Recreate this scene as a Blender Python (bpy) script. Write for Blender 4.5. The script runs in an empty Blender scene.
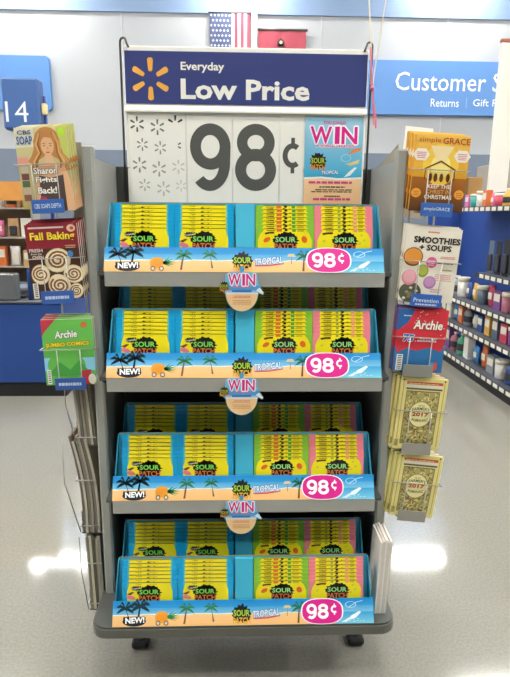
import bpy, math, random
from mathutils import Matrix, Vector

# ------------------------------------------------------------------ camera, world, exposure
scene = bpy.context.scene
COL = scene.collection
R = math.radians
cam_data = bpy.data.cameras.new('camera')
cam_data.sensor_fit = 'HORIZONTAL'
cam_data.sensor_width = 36.0
cam_data.lens = 36.0 * 560.0 / 510.0
cam_data.clip_start = 0.05
cam_data.clip_end = 100
cam = bpy.data.objects.new('camera', cam_data)
COL.objects.link(cam)
cam.matrix_world = (Matrix.Translation((-0.03, -1.77, 1.60)) @ Matrix.Rotation(R(-2.0), 4, 'Z')
                    @ Matrix.Rotation(R(90 - 12.4), 4, 'X') @ Matrix.Rotation(R(0.5), 4, 'Z'))
scene.camera = cam

world = bpy.data.worlds.new('store_air')
scene.world = world
world.use_nodes = True
world.node_tree.nodes['Background'].inputs[0].default_value = (0.9, 0.95, 1.0, 1)
world.node_tree.nodes['Background'].inputs[1].default_value = 0.3

scene.view_settings.view_transform = 'Standard'
scene.view_settings.look = 'None'
scene.view_settings.gamma = 1.0
scene.view_settings.use_curve_mapping = False
scene.view_settings.exposure = 0.78
LAMP_STRENGTH = 50.0
LAMP_COLOR = (1.0, 0.985, 0.95)

# ------------------------------------------------------------------ helpers
def lin(h, a=1.0):
    h = h.lstrip('#')
    out = []
    for i in (0, 2, 4):
        c = int(h[i:i + 2], 16) / 255.0
        out.append(c / 12.92 if c <= 0.04045 else ((c + 0.055) / 1.055) ** 2.4)
    return (out[0], out[1], out[2], a)

MATS = {}
def mat(name, hexcol, rough=0.5, metal=0.0, var=0.08, scale=18.0, bump=0.0, emit=0.0, emit_col=None):
    if name in MATS:
        return MATS[name]
    m = bpy.data.materials.new(name)
    m.use_nodes = True
    nt = m.node_tree
    b = nt.nodes['Principled BSDF']
    c = lin(hexcol)
    tc = nt.nodes.new('ShaderNodeTexCoord')
    nz = nt.nodes.new('ShaderNodeTexNoise')
    nz.inputs['Scale'].default_value = scale
    nz.inputs['Detail'].default_value = 3
    nt.links.new(tc.outputs['Object'], nz.inputs['Vector'])
    mx = nt.nodes.new('ShaderNodeMix')
    mx.data_type = 'RGBA'
    mx.inputs[6].default_value = tuple(x * (1 - var) for x in c[:3]) + (1,)
    mx.inputs[7].default_value = tuple(min(1, x * (1 + var)) for x in c[:3]) + (1,)
    nt.links.new(nz.outputs['Fac'], mx.inputs[0])
    nt.links.new(mx.outputs[2], b.inputs['Base Color'])
    b.inputs['Roughness'].default_value = rough
    b.inputs['Metallic'].default_value = metal
    if bump:
        bp = nt.nodes.new('ShaderNodeBump')
        bp.inputs['Strength'].default_value = bump
        bp.inputs['Distance'].default_value = 0.002
        nt.links.new(nz.outputs['Fac'], bp.inputs['Height'])
        nt.links.new(bp.outputs['Normal'], b.inputs['Normal'])
    if emit:
        b.inputs['Emission Color'].default_value = (emit_col or c[:3]) + ((1,) if emit_col else (1,))
        b.inputs['Emission Strength'].default_value = emit
    MATS[name] = m
    return m

def ink(name, rough):
    m = bpy.data.materials.new(name)
    m.use_nodes = True
    nt = m.node_tree
    b = nt.nodes['Principled BSDF']
    at = nt.nodes.new('ShaderNodeAttribute')
    at.attribute_name = 'ink'
    nt.links.new(at.outputs['Color'], b.inputs['Base Color'])
    b.inputs['Roughness'].default_value = rough
    nz = nt.nodes.new('ShaderNodeTexNoise')
    nz.inputs['Scale'].default_value = 60
    bp = nt.nodes.new('ShaderNodeBump')
    bp.inputs['Strength'].default_value = 0.05
    bp.inputs['Distance'].default_value = 0.0005
    nt.links.new(nz.outputs['Fac'], bp.inputs['Height'])
    nt.links.new(bp.outputs['Normal'], b.inputs['Normal'])
    MATS[name] = m
    return m

INK = ink('printed_card', 0.45)
INK_GLOSS = ink('printed_gloss', 0.32)

class MB:
    """collects quads into one mesh"""
    def __init__(self):
        self.v, self.f, self.s = [], [], []
    def add(self, vs, fs, smooth=False):
        o = len(self.v)
        self.v += [tuple(x) for x in vs]
        self.f += [tuple(o + i for i in q) for q in fs]
        self.s += [smooth] * len(fs)
        return self
    def box(self, x0, x1, y0, y1, z0, z1, m=None, ch=0.0):
        vs = [(x, y, z) for z in (z0, z1) for y in (y0, y1) for x in (x0, x1)]
        if ch > 0:
            return self.cbox(x0, x1, y0, y1, z0, z1, ch, m)
        if m is not None:
            vs = [m @ Vector(p) for p in vs]
        return self.add(vs, [(0, 2, 3, 1), (4, 5, 7, 6), (0, 1, 5, 4), (2, 6, 7, 3), (0, 4, 6, 2), (1, 3, 7, 5)])
    def cbox(self, x0, x1, y0, y1, z0, z1, c, m=None):
        # box with every edge chamfered
        c = min(c, (x1 - x0) * .45, (y1 - y0) * .45, (z1 - z0) * .45)
        lo, hi = (x0, y0, z0), (x1, y1, z1)
        vs, idx = [], {}
        for sx in (0, 1):
            for sy in (0, 1):
                for sz in (0, 1):
                    s = (sx, sy, sz)
                    for ax in range(3):
                        p = []
                        for k in range(3):
                            base = hi[k] if s[k] else lo[k]
                            p.append(base if k == ax else base + (-c if s[k] else c))
                        idx[(s, ax)] = len(vs)
                        vs.append(tuple(p))
        fs = []
        for ax in range(3):
            a, b = [k for k in range(3) if k != ax]
            for sd in (0, 1):
                q = []
                for (i, j) in ((0, 0), (1, 0), (1, 1), (0, 1)):
                    s = [0, 0, 0]; s[ax] = sd; s[a] = i; s[b] = j
                    q.append(idx[(tuple(s), ax)])
                flip = (sd == 1) == (ax == 1)
                fs.append(tuple(reversed(q)) if flip else tuple(q)) if sd else fs.append(tuple(q) if ax == 1 else tuple(reversed(q)))
        for ax in range(3):
            a, b = [k for k in range(3) if k != ax]
            for i in (0, 1):
                for j in (0, 1):
                    s0 = [0, 0, 0]; s1 = [0, 0, 0]
                    s0[a] = s1[a] = i; s0[b] = s1[b] = j; s1[ax] = 1
                    s0, s1 = tuple(s0), tuple(s1)
                    fs.append((idx[(s0, a)], idx[(s1, a)], idx[(s1, b)], idx[(s0, b)]))
        for sx in (0, 1):
            for sy in (0, 1):
                for sz in (0, 1):
                    s = (sx, sy, sz)
                    fs.append((idx[(s, 0)], idx[(s, 1)], idx[(s, 2)]))
        if m is not None:
            vs = [m @ Vector(p) for p in vs]
        return self.add(vs, fs)
    def prism(self, prof, x0, x1):
        """profile of (y, z) points, extruded along x"""
        n = len(prof)
        vs = [(x0, y, z) for y, z in prof] + [(x1, y, z) for y, z in prof]
        fs = [tuple(range(n)), tuple(reversed(range(n, 2 * n)))]
        fs += [(i, i + n, (i + 1) % n + n, (i + 1) % n) for i in range(n)]
        return self.add(vs, fs)
    def slab(self, prof, y0, y1):
        """profile of (x, z) points, extruded along y"""
        n = len(prof)
        vs = [(x, y0, z) for x, z in prof] + [(x, y1, z) for x, z in prof]
        fs = [tuple(reversed(range(n))), tuple(range(n, 2 * n))]
        fs += [(i, (i + 1) % n, (i + 1) % n + n, i + n) for i in range(n)]
        return self.add(vs, fs)
    def plate(self, prof, z0, z1):
        """profile of (x, y) points, extruded along z"""
        n = len(prof)
        vs = [(x, y, z0) for x, y in prof] + [(x, y, z1) for x, y in prof]
        fs = [tuple(reversed(range(n))), tuple(range(n, 2 * n))]
        fs += [(i, (i + 1) % n, (i + 1) % n + n, i + n) for i in range(n)]
        return self.add(vs, fs)
    def tube(self, pts, r, n=8):
        pts = [Vector(p) for p in pts]
        vs, fs = [], []
        ref = Vector((0.31, 0.87, 0.38))
        for i, p in enumerate(pts):
            d = (pts[min(i + 1, len(pts) - 1)] - pts[max(i - 1, 0)]).normalized()
            if abs(d.dot(ref)) > 0.95:
                ref2 = Vector((1, 0, 0))
            else:
                ref2 = ref
            a = d.cross(ref2).normalized()
            b = d.cross(a)
            rr = r[i] if isinstance(r, (list, tuple)) else r
            for k in range(n):
                t = 2 * math.pi * k / n
                vs.append(p + a * math.cos(t) * rr + b * math.sin(t) * rr)
        for i in range(len(pts) - 1):
            for k in range(n):
                fs.append((i * n + k, i * n + (k + 1) % n, (i + 1) * n + (k + 1) % n, (i + 1) * n + k))
        self.add(vs, fs, True)
        o = len(self.v) - len(vs)
        self.f += [tuple(o + k for k in reversed(range(n))), tuple(o + (len(pts) - 1) * n + k for k in range(n))]
        self.s += [False, False]
        return self
    def lathe(self, prof, c=(0, 0, 0), n=14):
        """profile of (radius, z), turned round the z axis"""
        vs, fs = [], []
        for r, z in prof:
            for k in range(n):
                t = 2 * math.pi * k / n
                vs.append((c[0] + r * math.cos(t), c[1] + r * math.sin(t), c[2] + z))
        for i in range(len(prof) - 1):
            for k in range(n):
                fs.append((i * n + k, i * n + (k + 1) % n, (i + 1) * n + (k + 1) % n, (i + 1) * n + k))
        self.add(vs, fs, True)
        o = len(self.v) - len(vs)
        self.f += [tuple(o + k for k in reversed(range(n))), tuple(o + (len(prof) - 1) * n + k for k in range(n))]
        self.s += [False, False]
        return self
    def mesh(self, name, m):
        me = bpy.data.meshes.new(name)
        me.from_pydata(self.v, [], self.f)
        me.polygons.foreach_set('use_smooth', self.s)
        me.materials.append(m)
        me.update()
        return me
    def build(self, name, m, parent=None, loc=None):
        return link(name, self.mesh(name, m), parent, loc)

def link(name, me, parent=None, loc=None):
    o = bpy.data.objects.new(name, me)
    COL.objects.link(o)
    if parent is not None:
        o.parent = parent
    if loc is not None:
        o.location = loc
    return o

def tag(o, label=None, cat=None, group=None, kind=None):
    if label: o['label'] = label
    if cat: o['category'] = cat
    if group: o['group'] = group
    if kind: o['kind'] = kind
    return o

def empty(name, loc=(0, 0, 0), rz=0.0):
    o = bpy.data.objects.new(name, None)
    o.empty_display_size = 0.05
    COL.objects.link(o)
    o.location = loc
    o.rotation_euler = (0, 0, rz)
    return o

def copy_tree(o, parent=None):
    c = o.copy()
    COL.objects.link(c)
    c.parent = parent
    for ch in list(o.children):
        copy_tree(ch, c)
    return c

# ---- flat print: coloured polygons and lettering laid on a surface (u to the right, v up, facing -y)
TXT = {}
def glyphs(s, bold, res=2):
    key = (s, bold, res)
    if key not in TXT:
        cu = bpy.data.curves.new('lettering', 'FONT')
        cu.body = s
        cu.size = 1.0
        cu.offset = bold
        cu.resolution_u = res
        o = bpy.data.objects.new('lettering', cu)
        me = o.to_mesh()
        vs = [(v.co.x, v.co.y) for v in me.vertices]
        fs = [tuple(p.vertices) for p in me.polygons]
        o.to_mesh_clear()
        bpy.data.objects.remove(o)
        bpy.data.curves.remove(cu)
        TXT[key] = (vs, fs)
    return TXT[key]

class Art:
    def __init__(self, eps=0.0003):
        self.v, self.f, self.c = [], [], []
        self.eps = eps
    def poly(self, pts, col, layer=1):
        o = len(self.v)
        area = sum(pts[i][0] * pts[(i + 1) % len(pts)][1] - pts[(i + 1) % len(pts)][0] * pts[i][1] for i in range(len(pts)))
        cols = [lin(c) for c in col] if isinstance(col, (list, tuple)) else [lin(col)] * len(pts)
        if area < 0:
            pts = list(reversed(pts)); cols = list(reversed(cols))
        for x, z in pts:
            self.v.append((x, -layer * self.eps, z))
        self.f.append(tuple(range(o, o + len(pts))))
        self.c.append(cols)
        return self
    def rect(self, x0, x1, z0, z1, col, layer=1):
        return self.poly([(x0, z0), (x1, z0), (x1, z1), (x0, z1)], col, layer)
    def grad(self, x0, x1, z0, z1, cb, ct, layer=1):
        return self.poly([(x0, z0), (x1, z0), (x1, z1), (x0, z1)], [cb, cb, ct, ct], layer)
    def ell(self, cx, cz, w, h, col, layer=1, n=20, rot=0.0):
        ca, sa = math.cos(rot), math.sin(rot)
        pts = []
        for k in range(n):
            t = 2 * math.pi * k / n
            a, b = w / 2 * math.cos(t), h / 2 * math.sin(t)
            pts.append((cx + a * ca - b * sa, cz + a * sa + b * ca))
        return self.poly(pts, col, layer)
    def ring(self, cx, cz, r0, r1, a0, a1, col, layer=1, n=16, sq=1.0):
        for k in range(n):
            t0 = a0 + (a1 - a0) * k / n
            t1 = a0 + (a1 - a0) * (k + 1) / n
            self.poly([(cx + r * math.cos(t), cz + r * sq * math.sin(t)) for r, t in ((r0, t0), (r1, t0), (r1, t1), (r0, t1))], col, layer)
        return self
    def stroke(self, pts, w, col, layer=1):
        for (x0, z0), (x1, z1) in zip(pts, pts[1:]):
            d = math.hypot(x1 - x0, z1 - z0) or 1
            nx, nz = -(z1 - z0) / d * w / 2, (x1 - x0) / d * w / 2
            self.poly([(x0 + nx, z0 + nz), (x1 + nx, z1 + nz), (x1 - nx, z1 - nz), (x0 - nx, z0 - nz)], col, layer)
        return self
    def splat(self, cx, cz, w, h, col, layer=1, seed=1, n=13, spike=0.35):
        rd = random.Random(seed)
        pts = []
        for k in range(2 * n):
            t = math.pi * k / n
            r = (1.0 - (rd.uniform(spike * .5, spike) if k % 2 else rd.uniform(0, .12)))
            pts.append((cx + w / 2 * r * math.cos(t), cz + h / 2 * r * math.sin(t)))
        return self.poly(pts, col, layer)
    def text(self, s, cx, cz, w, h, col, layer=2, bold=0.0, rot=0.0, shear=0.0, halo=None, halo_w=0.06, arc=0.0, res=2):
        """lettering fitted into a w by h field centred on (cx, cz); h None keeps the proportions"""
        base = glyphs(s, bold, res)[0]
        x0 = min(p[0] for p in base); x1 = max(p[0] for p in base)
        z0 = min(p[1] for p in base); z1 = max(p[1] for p in base)
        kx = w / (x1 - x0)
        kz = (h / (z1 - z0)) if h else kx
        ca, sa = math.cos(rot), math.sin(rot)
        vs, fs = glyphs(s, bold, res)
        hw = halo_w * (kx + kz) / 2
        todo = [(hw * math.cos(R(45 * k)), hw * math.sin(R(45 * k)), halo, layer - .7 + .05 * k) for k in range(8)] if halo else []
        todo += [(0, 0, col, layer)]
        for ox, oz, cc, ly in todo:
            o = len(self.v)
            for x, z in vs:
                a, b = (x - (x0 + x1) / 2) * kx, (z - (z0 + z1) / 2) * kz
                a += b * shear
                b += arc * (1 - (2 * a / w) ** 2)
                self.v.append((cx + ox + a * ca - b * sa, -ly * self.eps, cz + oz + a * sa + b * ca))
            for q in fs:
                # keep the facing towards -y
                p = [self.v[o + i] for i in q]
                ar = sum(p[i][0] * p[(i + 1) % len(p)][2] - p[(i + 1) % len(p)][0] * p[i][2] for i in range(len(p)))
                q2 = tuple(o + i for i in (q if ar > 0 else reversed(q)))
                self.f.append(q2)
                self.c.append([lin(cc)] * len(q2))
        return self
    def thick(self, pts, w, col, layer=1, closed=False):
        # a joined band of even width along a path
        n = len(pts)
        off = []
        for i in range(n):
            a = pts[(i - 1) % n] if (closed or i) else pts[0]
            b = pts[(i + 1) % n] if (closed or i < n - 1) else pts[-1]
            d = math.hypot(b[0] - a[0], b[1] - a[1]) or 1
            ww = w[i] if isinstance(w, (list, tuple)) else w
            nx, nz = -(b[1] - a[1]) / d * ww / 2, (b[0] - a[0]) / d * ww / 2
            off.append(((pts[i][0] + nx, pts[i][1] + nz), (pts[i][0] - nx, pts[i][1] - nz)))
        for i in range(n if closed else n - 1):
            j = (i + 1) % n
            self.poly([off[i][0], off[j][0], off[j][1], off[i][1]], col, layer)
        return self
    def digit(self, ch, cx, cz, w, h, col, layer=1, t=.25):
        # heavy rounded sign numerals; t is the stroke as a share of the width
        st = w * t
        rx = (w - st) / 2
        def arc(ox, oz, ax, az, a0, a1, n):
            return [(ox + ax * math.cos(R(a0 + (a1 - a0) * k / n)), oz + az * math.sin(R(a0 + (a1 - a0) * k / n))) for k in range(n + 1)]
        if ch == '9':
            rz = h * .335 - st * .42
            oz = cz + h / 2 - st * .42 - rz
            self.thick(arc(cx, oz, rx, rz, 0, 360, 40)[:-1], st, col, layer, True)
            tail = [(cx + rx, oz)] + arc(cx - w * .02, cz - h * .08, rx * 1.02, h * .42 - st * .42, -5, -134, 30)
            self.thick(tail, [st] * 8 + [st * .98] * (len(tail) - 8), col, layer + .3)
        elif ch == '8':
            r1 = h * .25 - st * .30
            r2 = h * .285 - st * .30
            self.thick(arc(cx, cz + h / 2 - st * .45 - r1, rx * .90, r1, 0, 360, 36)[:-1], st * .94, col, layer, True)
            self.thick(arc(cx, cz - h / 2 + st * .45 + r2, rx, r2, 0, 360, 36)[:-1], st, col, layer + .3, True)
        elif ch == 'c':
            self.thick(arc(cx + w * .06, cz, (w - st) / 2, (h * .70 - st) / 2, 52, 308, 24), st, col, layer)
            self.rect(cx + w * .06 - st * .36, cx + w * .06 + st * .36, cz + h * .33 - st * .3, cz + h / 2, col, layer + .3)
            self.rect(cx + w * .06 - st * .36, cx + w * .06 + st * .36, cz - h / 2, cz - h * .33 + st * .3, col, layer + .3)
        return self
    def win(self, cx, cz, w, h, col, layer, halo):
        for ch, f, wd in (('W', -.27, .45), ('I', .065, .10), ('N', .32, .33)):
            self.text(ch, cx + f * w, cz, wd * w, h, col, layer, .02 if ch != 'I' else 0, halo=halo, halo_w=.06 if ch != 'I' else .05)
        return self
    def bars(self, x0, x1, z0, z1, n, col, layer=2, seed=0, fill=.45):
        """rows of print too fine to read"""
        rd = random.Random(seed)
        st = (z1 - z0) / n
        for i in range(n):
            x = x0 + rd.uniform(0, .12) * (x1 - x0)
            e = x1 - rd.uniform(0, .12) * (x1 - x0)
            while x < e:
                wd = min(e - x, rd.uniform(.06, .16) * (x1 - x0))
                self.rect(x, x + wd, z0 + i * st, z0 + i * st + st * fill, col, layer)
                x += wd + .02 * (x1 - x0)
        return self
    def palm(self, x, z, h, leaf='#1f6b3f', trunk='#6b4a2a', layer=2, lean=0.15, lw=1.0):
        tx = x + h * lean
        self.poly([(x - h * .05, z), (x + h * .05, z), (x + h * lean * .6 + h * .03, z + h * .45), (tx + h * .02, z + h * .72), (tx - h * .03, z + h * .72), (x + h * lean * .4 - h * .03, z + h * .45)], trunk, layer)
        for a in (-25, 20, 60, 120, 160, 205):
            t = R(a)
            L = h * .46 * lw
            ex, ez = tx + L * math.cos(t), z + h * .72 + L * .75 * math.sin(t) - h * .03
            mx_, mz = tx + L * .55 * math.cos(t), z + h * .72 + L * .55 * math.sin(t) + h * .05
            self.poly([(tx, z + h * .68), (mx_ , mz - h * .09), (ex, ez - h * .06), (mx_, mz + h * .04), (tx, z + h * .76)], leaf, layer + .2)
        return self
    def petal(self, cx, cz, r0, r1, w0, w1, ang, col, layer=1):
        pts = []
        loc = [(r0, -w0 * .3), (r0 + (r1 - r0) * .1, -w0 / 2), (r1 - w1 * .35, -w1 / 2), (r1 - w1 * .1, -w1 * .38), (r1, -w1 * .15), (r1, w1 * .15), (r1 - w1 * .1, w1 * .38), (r1 - w1 * .35, w1 / 2), (r0 + (r1 - r0) * .1, w0 / 2), (r0, w0 * .3)]
        for a, b in loc:
            pts.append((cx + a * math.cos(ang) - b * math.sin(ang), cz + a * math.sin(ang) + b * math.cos(ang)))
        return self.poly(pts, col, layer)
    def spark(self, cx, cz, r, col, layer=1, keep=(0, 1, 2, 3, 4, 5), w=.3):
        for k in keep:
            self.petal(cx, cz, r * .36, r, r * w * .72, r * w, R(90 + 60 * k), col, layer)
        return self
    def mesh(self, name, m=None):
        me = bpy.data.meshes.new(name)
        me.from_pydata(self.v, [], self.f)
        at = me.color_attributes.new('ink', 'FLOAT_COLOR', 'CORNER')
        flat = []
        for p, cs in zip(me.polygons, self.c):
            for c in cs:
                flat += c
        at.data.foreach_set('color', flat)
        me.materials.append(m or INK)
        me.update()
        return me
    def build(self, name, parent=None, loc=None, m=None):
        return link(name, self.mesh(name, m), parent, loc)

# ------------------------------------------------------------------ materials
M_STEEL = mat('grey_painted_steel', '#a6a69e', 0.35, 0.15, 0.05, 30, 0.02)
M_STEEL_D = mat('dark_grey_steel', '#565753', 0.42, 0.2, 0.06, 30)
M_PANEL = mat('grey_side_panel', '#a5a59f', 0.42, 0.1, 0.05, 12)
M_WIRE = mat('chrome_wire', '#b0ada4', 0.35, 0.25, 0.05, 40)
M_BLACK = mat('black_plastic', '#1c1c1d', 0.5, 0, 0.1, 30)
M_RUBBER = mat('black_rubber', '#222222', 0.75, 0, 0.1, 30)
M_WHITE = mat('white_card', '#f6f3e8', 0.5, 0, 0.02, 25)
M_KRAFT = mat('kraft_board', '#a98860', 0.75, 0, 0.1, 60)
M_CYAN = mat('cyan_board', '#3fb1d0', 0.5, 0, 0.03, 20)
M_PAPER = mat('page_paper', '#ddd8cc', 0.8, 0, 0.08, 90)
M_BLUE = mat('store_blue', '#1f4488', 0.45, 0, 0.06, 6)
M_SIGNBLUE = mat('sign_blue', '#5689c8', 0.4, 0, 0.03, 4)
M_NAVY = mat('navy_header', '#39437c', 0.38, 0, 0.05, 6)

# ------------------------------------------------------------------ the store
def structure(name, mb, m, parent=None):
    o = mb.build(name, m, parent)
    if parent is None:
        o['kind'] = 'structure'
    return o

def floor_material():
    m = bpy.data.materials.new('polished_vinyl_floor')
    m.use_nodes = True
    nt = m.node_tree
    b = nt.nodes['Principled BSDF']
    tc = nt.nodes.new('ShaderNodeTexCoord')
    n1 = nt.nodes.new('ShaderNodeTexNoise'); n1.inputs['Scale'].default_value = 95; n1.inputs['Detail'].default_value = 4
    n2 = nt.nodes.new('ShaderNodeTexNoise'); n2.inputs['Scale'].default_value = 1.6; n2.inputs['Detail'].default_value = 3
    vo = nt.nodes.new('ShaderNodeTexVoronoi'); vo.inputs['Scale'].default_value = 42
    br = nt.nodes.new('ShaderNodeTexBrick')
    br.offset = 0.0
    br.inputs['Scale'].default_value = 1.0
    br.inputs['Brick Width'].default_value = 0.305
    br.inputs['Row Height'].default_value = 0.305
    br.inputs['Mortar Size'].default_value = 0.0012
    br.inputs['Color1'].default_value = (1, 1, 1, 1)
    br.inputs['Color2'].default_value = (.97, .97, .97, 1)
    br.inputs['Mortar'].default_value = (.93, .93, .925, 1)
    for n in (n1, n2, vo, br):
        nt.links.new(tc.outputs['Object'], n.inputs['Vector'])
    cr = nt.nodes.new('ShaderNodeValToRGB')
    cr.color_ramp.elements[0].position = 0.3; cr.color_ramp.elements[0].color = lin('#858277')
    cr.color_ramp.elements[1].position = 0.62; cr.color_ramp.elements[1].color = lin('#918e84')
    nt.links.new(n1.outputs['Fac'], cr.inputs[0])
    sp = nt.nodes.new('ShaderNodeValToRGB')
    sp.color_ramp.elements[0].position = 0.03; sp.color_ramp.elements[0].color = (.82, .82, .8, 1)
    sp.color_ramp.elements[1].position = 0.07; sp.color_ramp.elements[1].color = (1, 1, 1, 1)
    nt.links.new(vo.outputs['Distance'], sp.inputs[0])
    def mul(a, c):
        k = nt.nodes.new('ShaderNodeMix'); k.data_type = 'RGBA'; k.blend_type = 'MULTIPLY'; k.inputs[0].default_value = 1
        nt.links.new(a, k.inputs[6]); nt.links.new(c, k.inputs[7])
        return k.outputs[2]
    c = mul(mul(cr.outputs[0], sp.outputs[0]), br.outputs['Color'])
    nt.links.new(c, b.inputs['Base Color'])
    rr = nt.nodes.new('ShaderNodeMapRange')
    rr.inputs['To Min'].default_value = 0.05; rr.inputs['To Max'].default_value = 0.11
    nt.links.new(n2.outputs['Fac'], rr.inputs['Value'])
    nt.links.new(rr.outputs[0], b.inputs['Roughness'])
    b.inputs['Specular IOR Level'].default_value = 0.5
    return m

M_WALL = mat('white_wall_paint', '#b4b7ba', 0.7, 0, 0.02, 1.5)
M_WALL_LOW = mat('slate_wall_paint', '#6d7888', 0.6, 0, 0.05, 2)
M_CEIL = mat('ceiling_paint', '#dfe2e4', 0.8, 0, 0.03, 2)
M_BAND = mat('blue_grey_band', '#8299ba', 0.6, 0, 0.04, 2)
M_CREAM = mat('cream_trim', '#e6dfcd', 0.6, 0, 0.03, 5)

WY = 11.0
o = MB().box(-14, 14, -14, 14, -0.1, 0).build('floor', floor_material()); o['kind'] = 'structure'
structure('ceiling', MB().box(-14, 14, -14, WY + .2, 6.9, 7.0), M_CEIL)
wb = structure('wall_back', MB().box(-14, 14, WY, WY + .2, 0, 6.9), M_WALL)
structure('lower_wall', MB().box(-14, 14, WY - .03, WY - .002, 0, 2.95), M_WALL_LOW, wb)
structure('upper_band', MB().box(-14, 14, WY - .05, WY - .002, 5.655, 6.9), M_BAND, wb)
for x in (-12.0, -8.5, -5.5, -2.4, 1.75, 4.41, 7.5, 10.5):
    structure('seam', MB().box(x - .012, x + .012, WY - .012, WY - .002, 2.95, 5.655), mat('seam_grey', '#c4c7ca', .7), wb)
structure('trim_1', MB().box(.285, .40, WY - .12, WY - .052, 2.95, 5.9), M_CREAM)
structure('wall_left', MB().box(-14.2, -14, -14, WY, 0, 6.9), mat('grey_wall', '#8a8e94', .7, 0, .05, 2))
structure('wall_right', MB().box(14, 14.2, -14, WY, 0, 6.9), mat('grey_wall', '#8a8e94'))
structure('wall_front', MB().box(-14, 14, -9.7, -9.5, 0, 6.9), mat('grey_blue_wall', '#62666c', .7, 0, .05, 2))

# ceiling strip lights
M_LAMP = bpy.data.materials.new('lamp_diffuser')
M_LAMP.use_nodes = True
nt = M_LAMP.node_tree
em = nt.nodes.new('ShaderNodeEmission')
em.inputs[0].default_value = LAMP_COLOR + (1,)
em.inputs[1].default_value = LAMP_STRENGTH
nt.links.new(em.outputs[0], nt.nodes['Material Output'].inputs[0])
lamp_house = MB().box(-.66, .66, -.2, .2, .05, .14, ch=.02).mesh('lamp_housing', M_WHITE)
lamp_diff = MB().cbox(-.62, .62, -.16, .16, .0, .052, .015).mesh('lamp_diffuser', M_LAMP)
lamp_rod = MB().tube([(-.5, 0, .14), (-.5, 0, .36)], .006, 6).mesh('lamp_rod', M_WHITE)
cols_x = (-12.9, -8.6, -4.25, .1, 4.42, 8.8, 13.0)
col_names = ('far left', 'second left', 'third left', 'middle', 'third right', 'second right', 'far right')
rows_y = (10.35, 6.35, 2.35, -1.45, -3.35)  # last row is unseen, added close in for more steep light on the rack front
row_names = ('by the sign wall', 'second row from sign wall', 'third row from sign wall', 'fourth row from sign wall', 'added fifth row from sign wall', 'last row from sign wall')
for j, y in enumerate(rows_y):
    for i, x in enumerate(cols_x):
        L = empty('ceiling_light', (x, y, 6.54))
        tag(L, 'long white strip light hung from ceiling, %s column, %s' % (col_names[i], row_names[j]), 'ceiling light', 'ceiling strip lights')
        link('lamp_housing', lamp_house, L); link('lamp_diffuser', lamp_diff, L)
        link('hanger_rod', lamp_rod, L); link('hanger_rod', lamp_rod, L, (1.0, 0, 0))

# ------------------------------------------------------------------ the display rack
SH = [(1.430, -.06), (1.107, -.10), (.693, -.10)]       # shelf top height, front edge
BASE_Z, BASE_F = .292, -.186
rack = empty('display_rack', (0, 0, 0))
tag(rack, 'grey steel four-tier store display rack holding the candy trays, on casters', 'display rack')

def rounded(x0, x1, y0, y1, r, front_only=True, n=6):
    pts = []
    for cx, cy, a0 in ((x0 + r, y0 + r, 180), (x1 - r, y0 + r, 270)):
        for k in range(n + 1):
            t = R(a0 + 90 * k / n)
            pts.append((cx + r * math.cos(t), cy + r * math.sin(t)))
    pts += [(x1, y1), (x0, y1)]
    return pts

for s in (-1, 1):
    MB().box(min(s * .457, s * .470), max(s * .457, s * .470), .018, .318, .285, 1.765).build('side_panel', M_PANEL, rack)
    p = MB().cbox(min(s * .455, s * .489), max(s * .455, s * .489), -.016, .019, .285, 1.80, .006).build('front_post', M_STEEL, rack)
    for z in (1.47, 1.70, .95):
        MB().tube([(s * .472, -.0155, z), (s * .472, -.019, z)], .0045, 8).build('screw', M_WIRE, p)
    MB().cbox(min(s * .455, s * .489), max(s * .455, s * .489), .318, .345, .285, 1.765, .005).build('rear_post', M_STEEL, rack)
MB().box(-.457, .457, .318, .330, .285, 1.765).build('back_panel', mat('dark_back_panel', '#44443f', .5, .2), rack)
for i, (z, f) in enumerate(SH):
    s = MB().box(-.452, .452, f + .012, .317, z - .012, z).build('shelf', M_STEEL_D, rack)
    MB().prism([(f, z), (f, z - .044), (f + .012, z - .044), (f + .012, z - .040), (f + .004, z - .040), (f + .004, z - .004), (f + .012, z - .004), (f + .012, z)], -.428, .428).build('shelf_lip', M_STEEL, s)
    for k in (-1, 1):
        MB().prism([(f + .013, z - .012), (.31, z - .012), (.31, z - .045), (f + .05, z - .030)], k * .447 - .002, k * .447 + .002).build('bracket', M_STEEL_D, s)
b = MB().plate(rounded(-.497, .497, BASE_F, .345, .05), BASE_Z - .006, BASE_Z).build('base_deck', M_STEEL_D, rack)
MB().plate(rounded(-.502, .502, BASE_F - .006, .347, .055), BASE_Z - .036, BASE_Z - .0065).build('base_lip', mat('base_steel', '#66665f', .3, .3, .06, 20), b)
for x in (-.39, .43):
    for y in (.08, .30):
        c = MB().box(x - .022, x + .022, y - .03, y + .03, .09, BASE_Z - .037, ch=.004).build('caster', M_BLACK, rack)
        MB().cbox(x - .03, x + .03, y - .035, y + .035, 0.0, .03, .008).build('foot_pad', M_RUBBER, c)
        MB().tube([(x, y, .028), (x, y, .1)], .014, 10).build('stem', M_STEEL_D, c)

# ------------------------------------------------------------------ candy trays
def logo(a, cx, cz, w, sour='#8fd24a', patch='#e8873a', layer=3, seed=3, h=None):
    h = h or w * .78
    a.splat(cx, cz, w, h, '#120f10', layer, seed, 13, .38)
    a.rect(cx - w * .38, cx + w * .38, cz - h * .32, cz + h * .12, '#120f10', layer)
    a.text('SOUR', cx, cz + h * .02, w * .74, h * .30, sour, layer + 1, .03)
    a.text('PATCH', cx, cz - h * .33, w * .80, h * .30, patch, layer + 1, .03)

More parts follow.
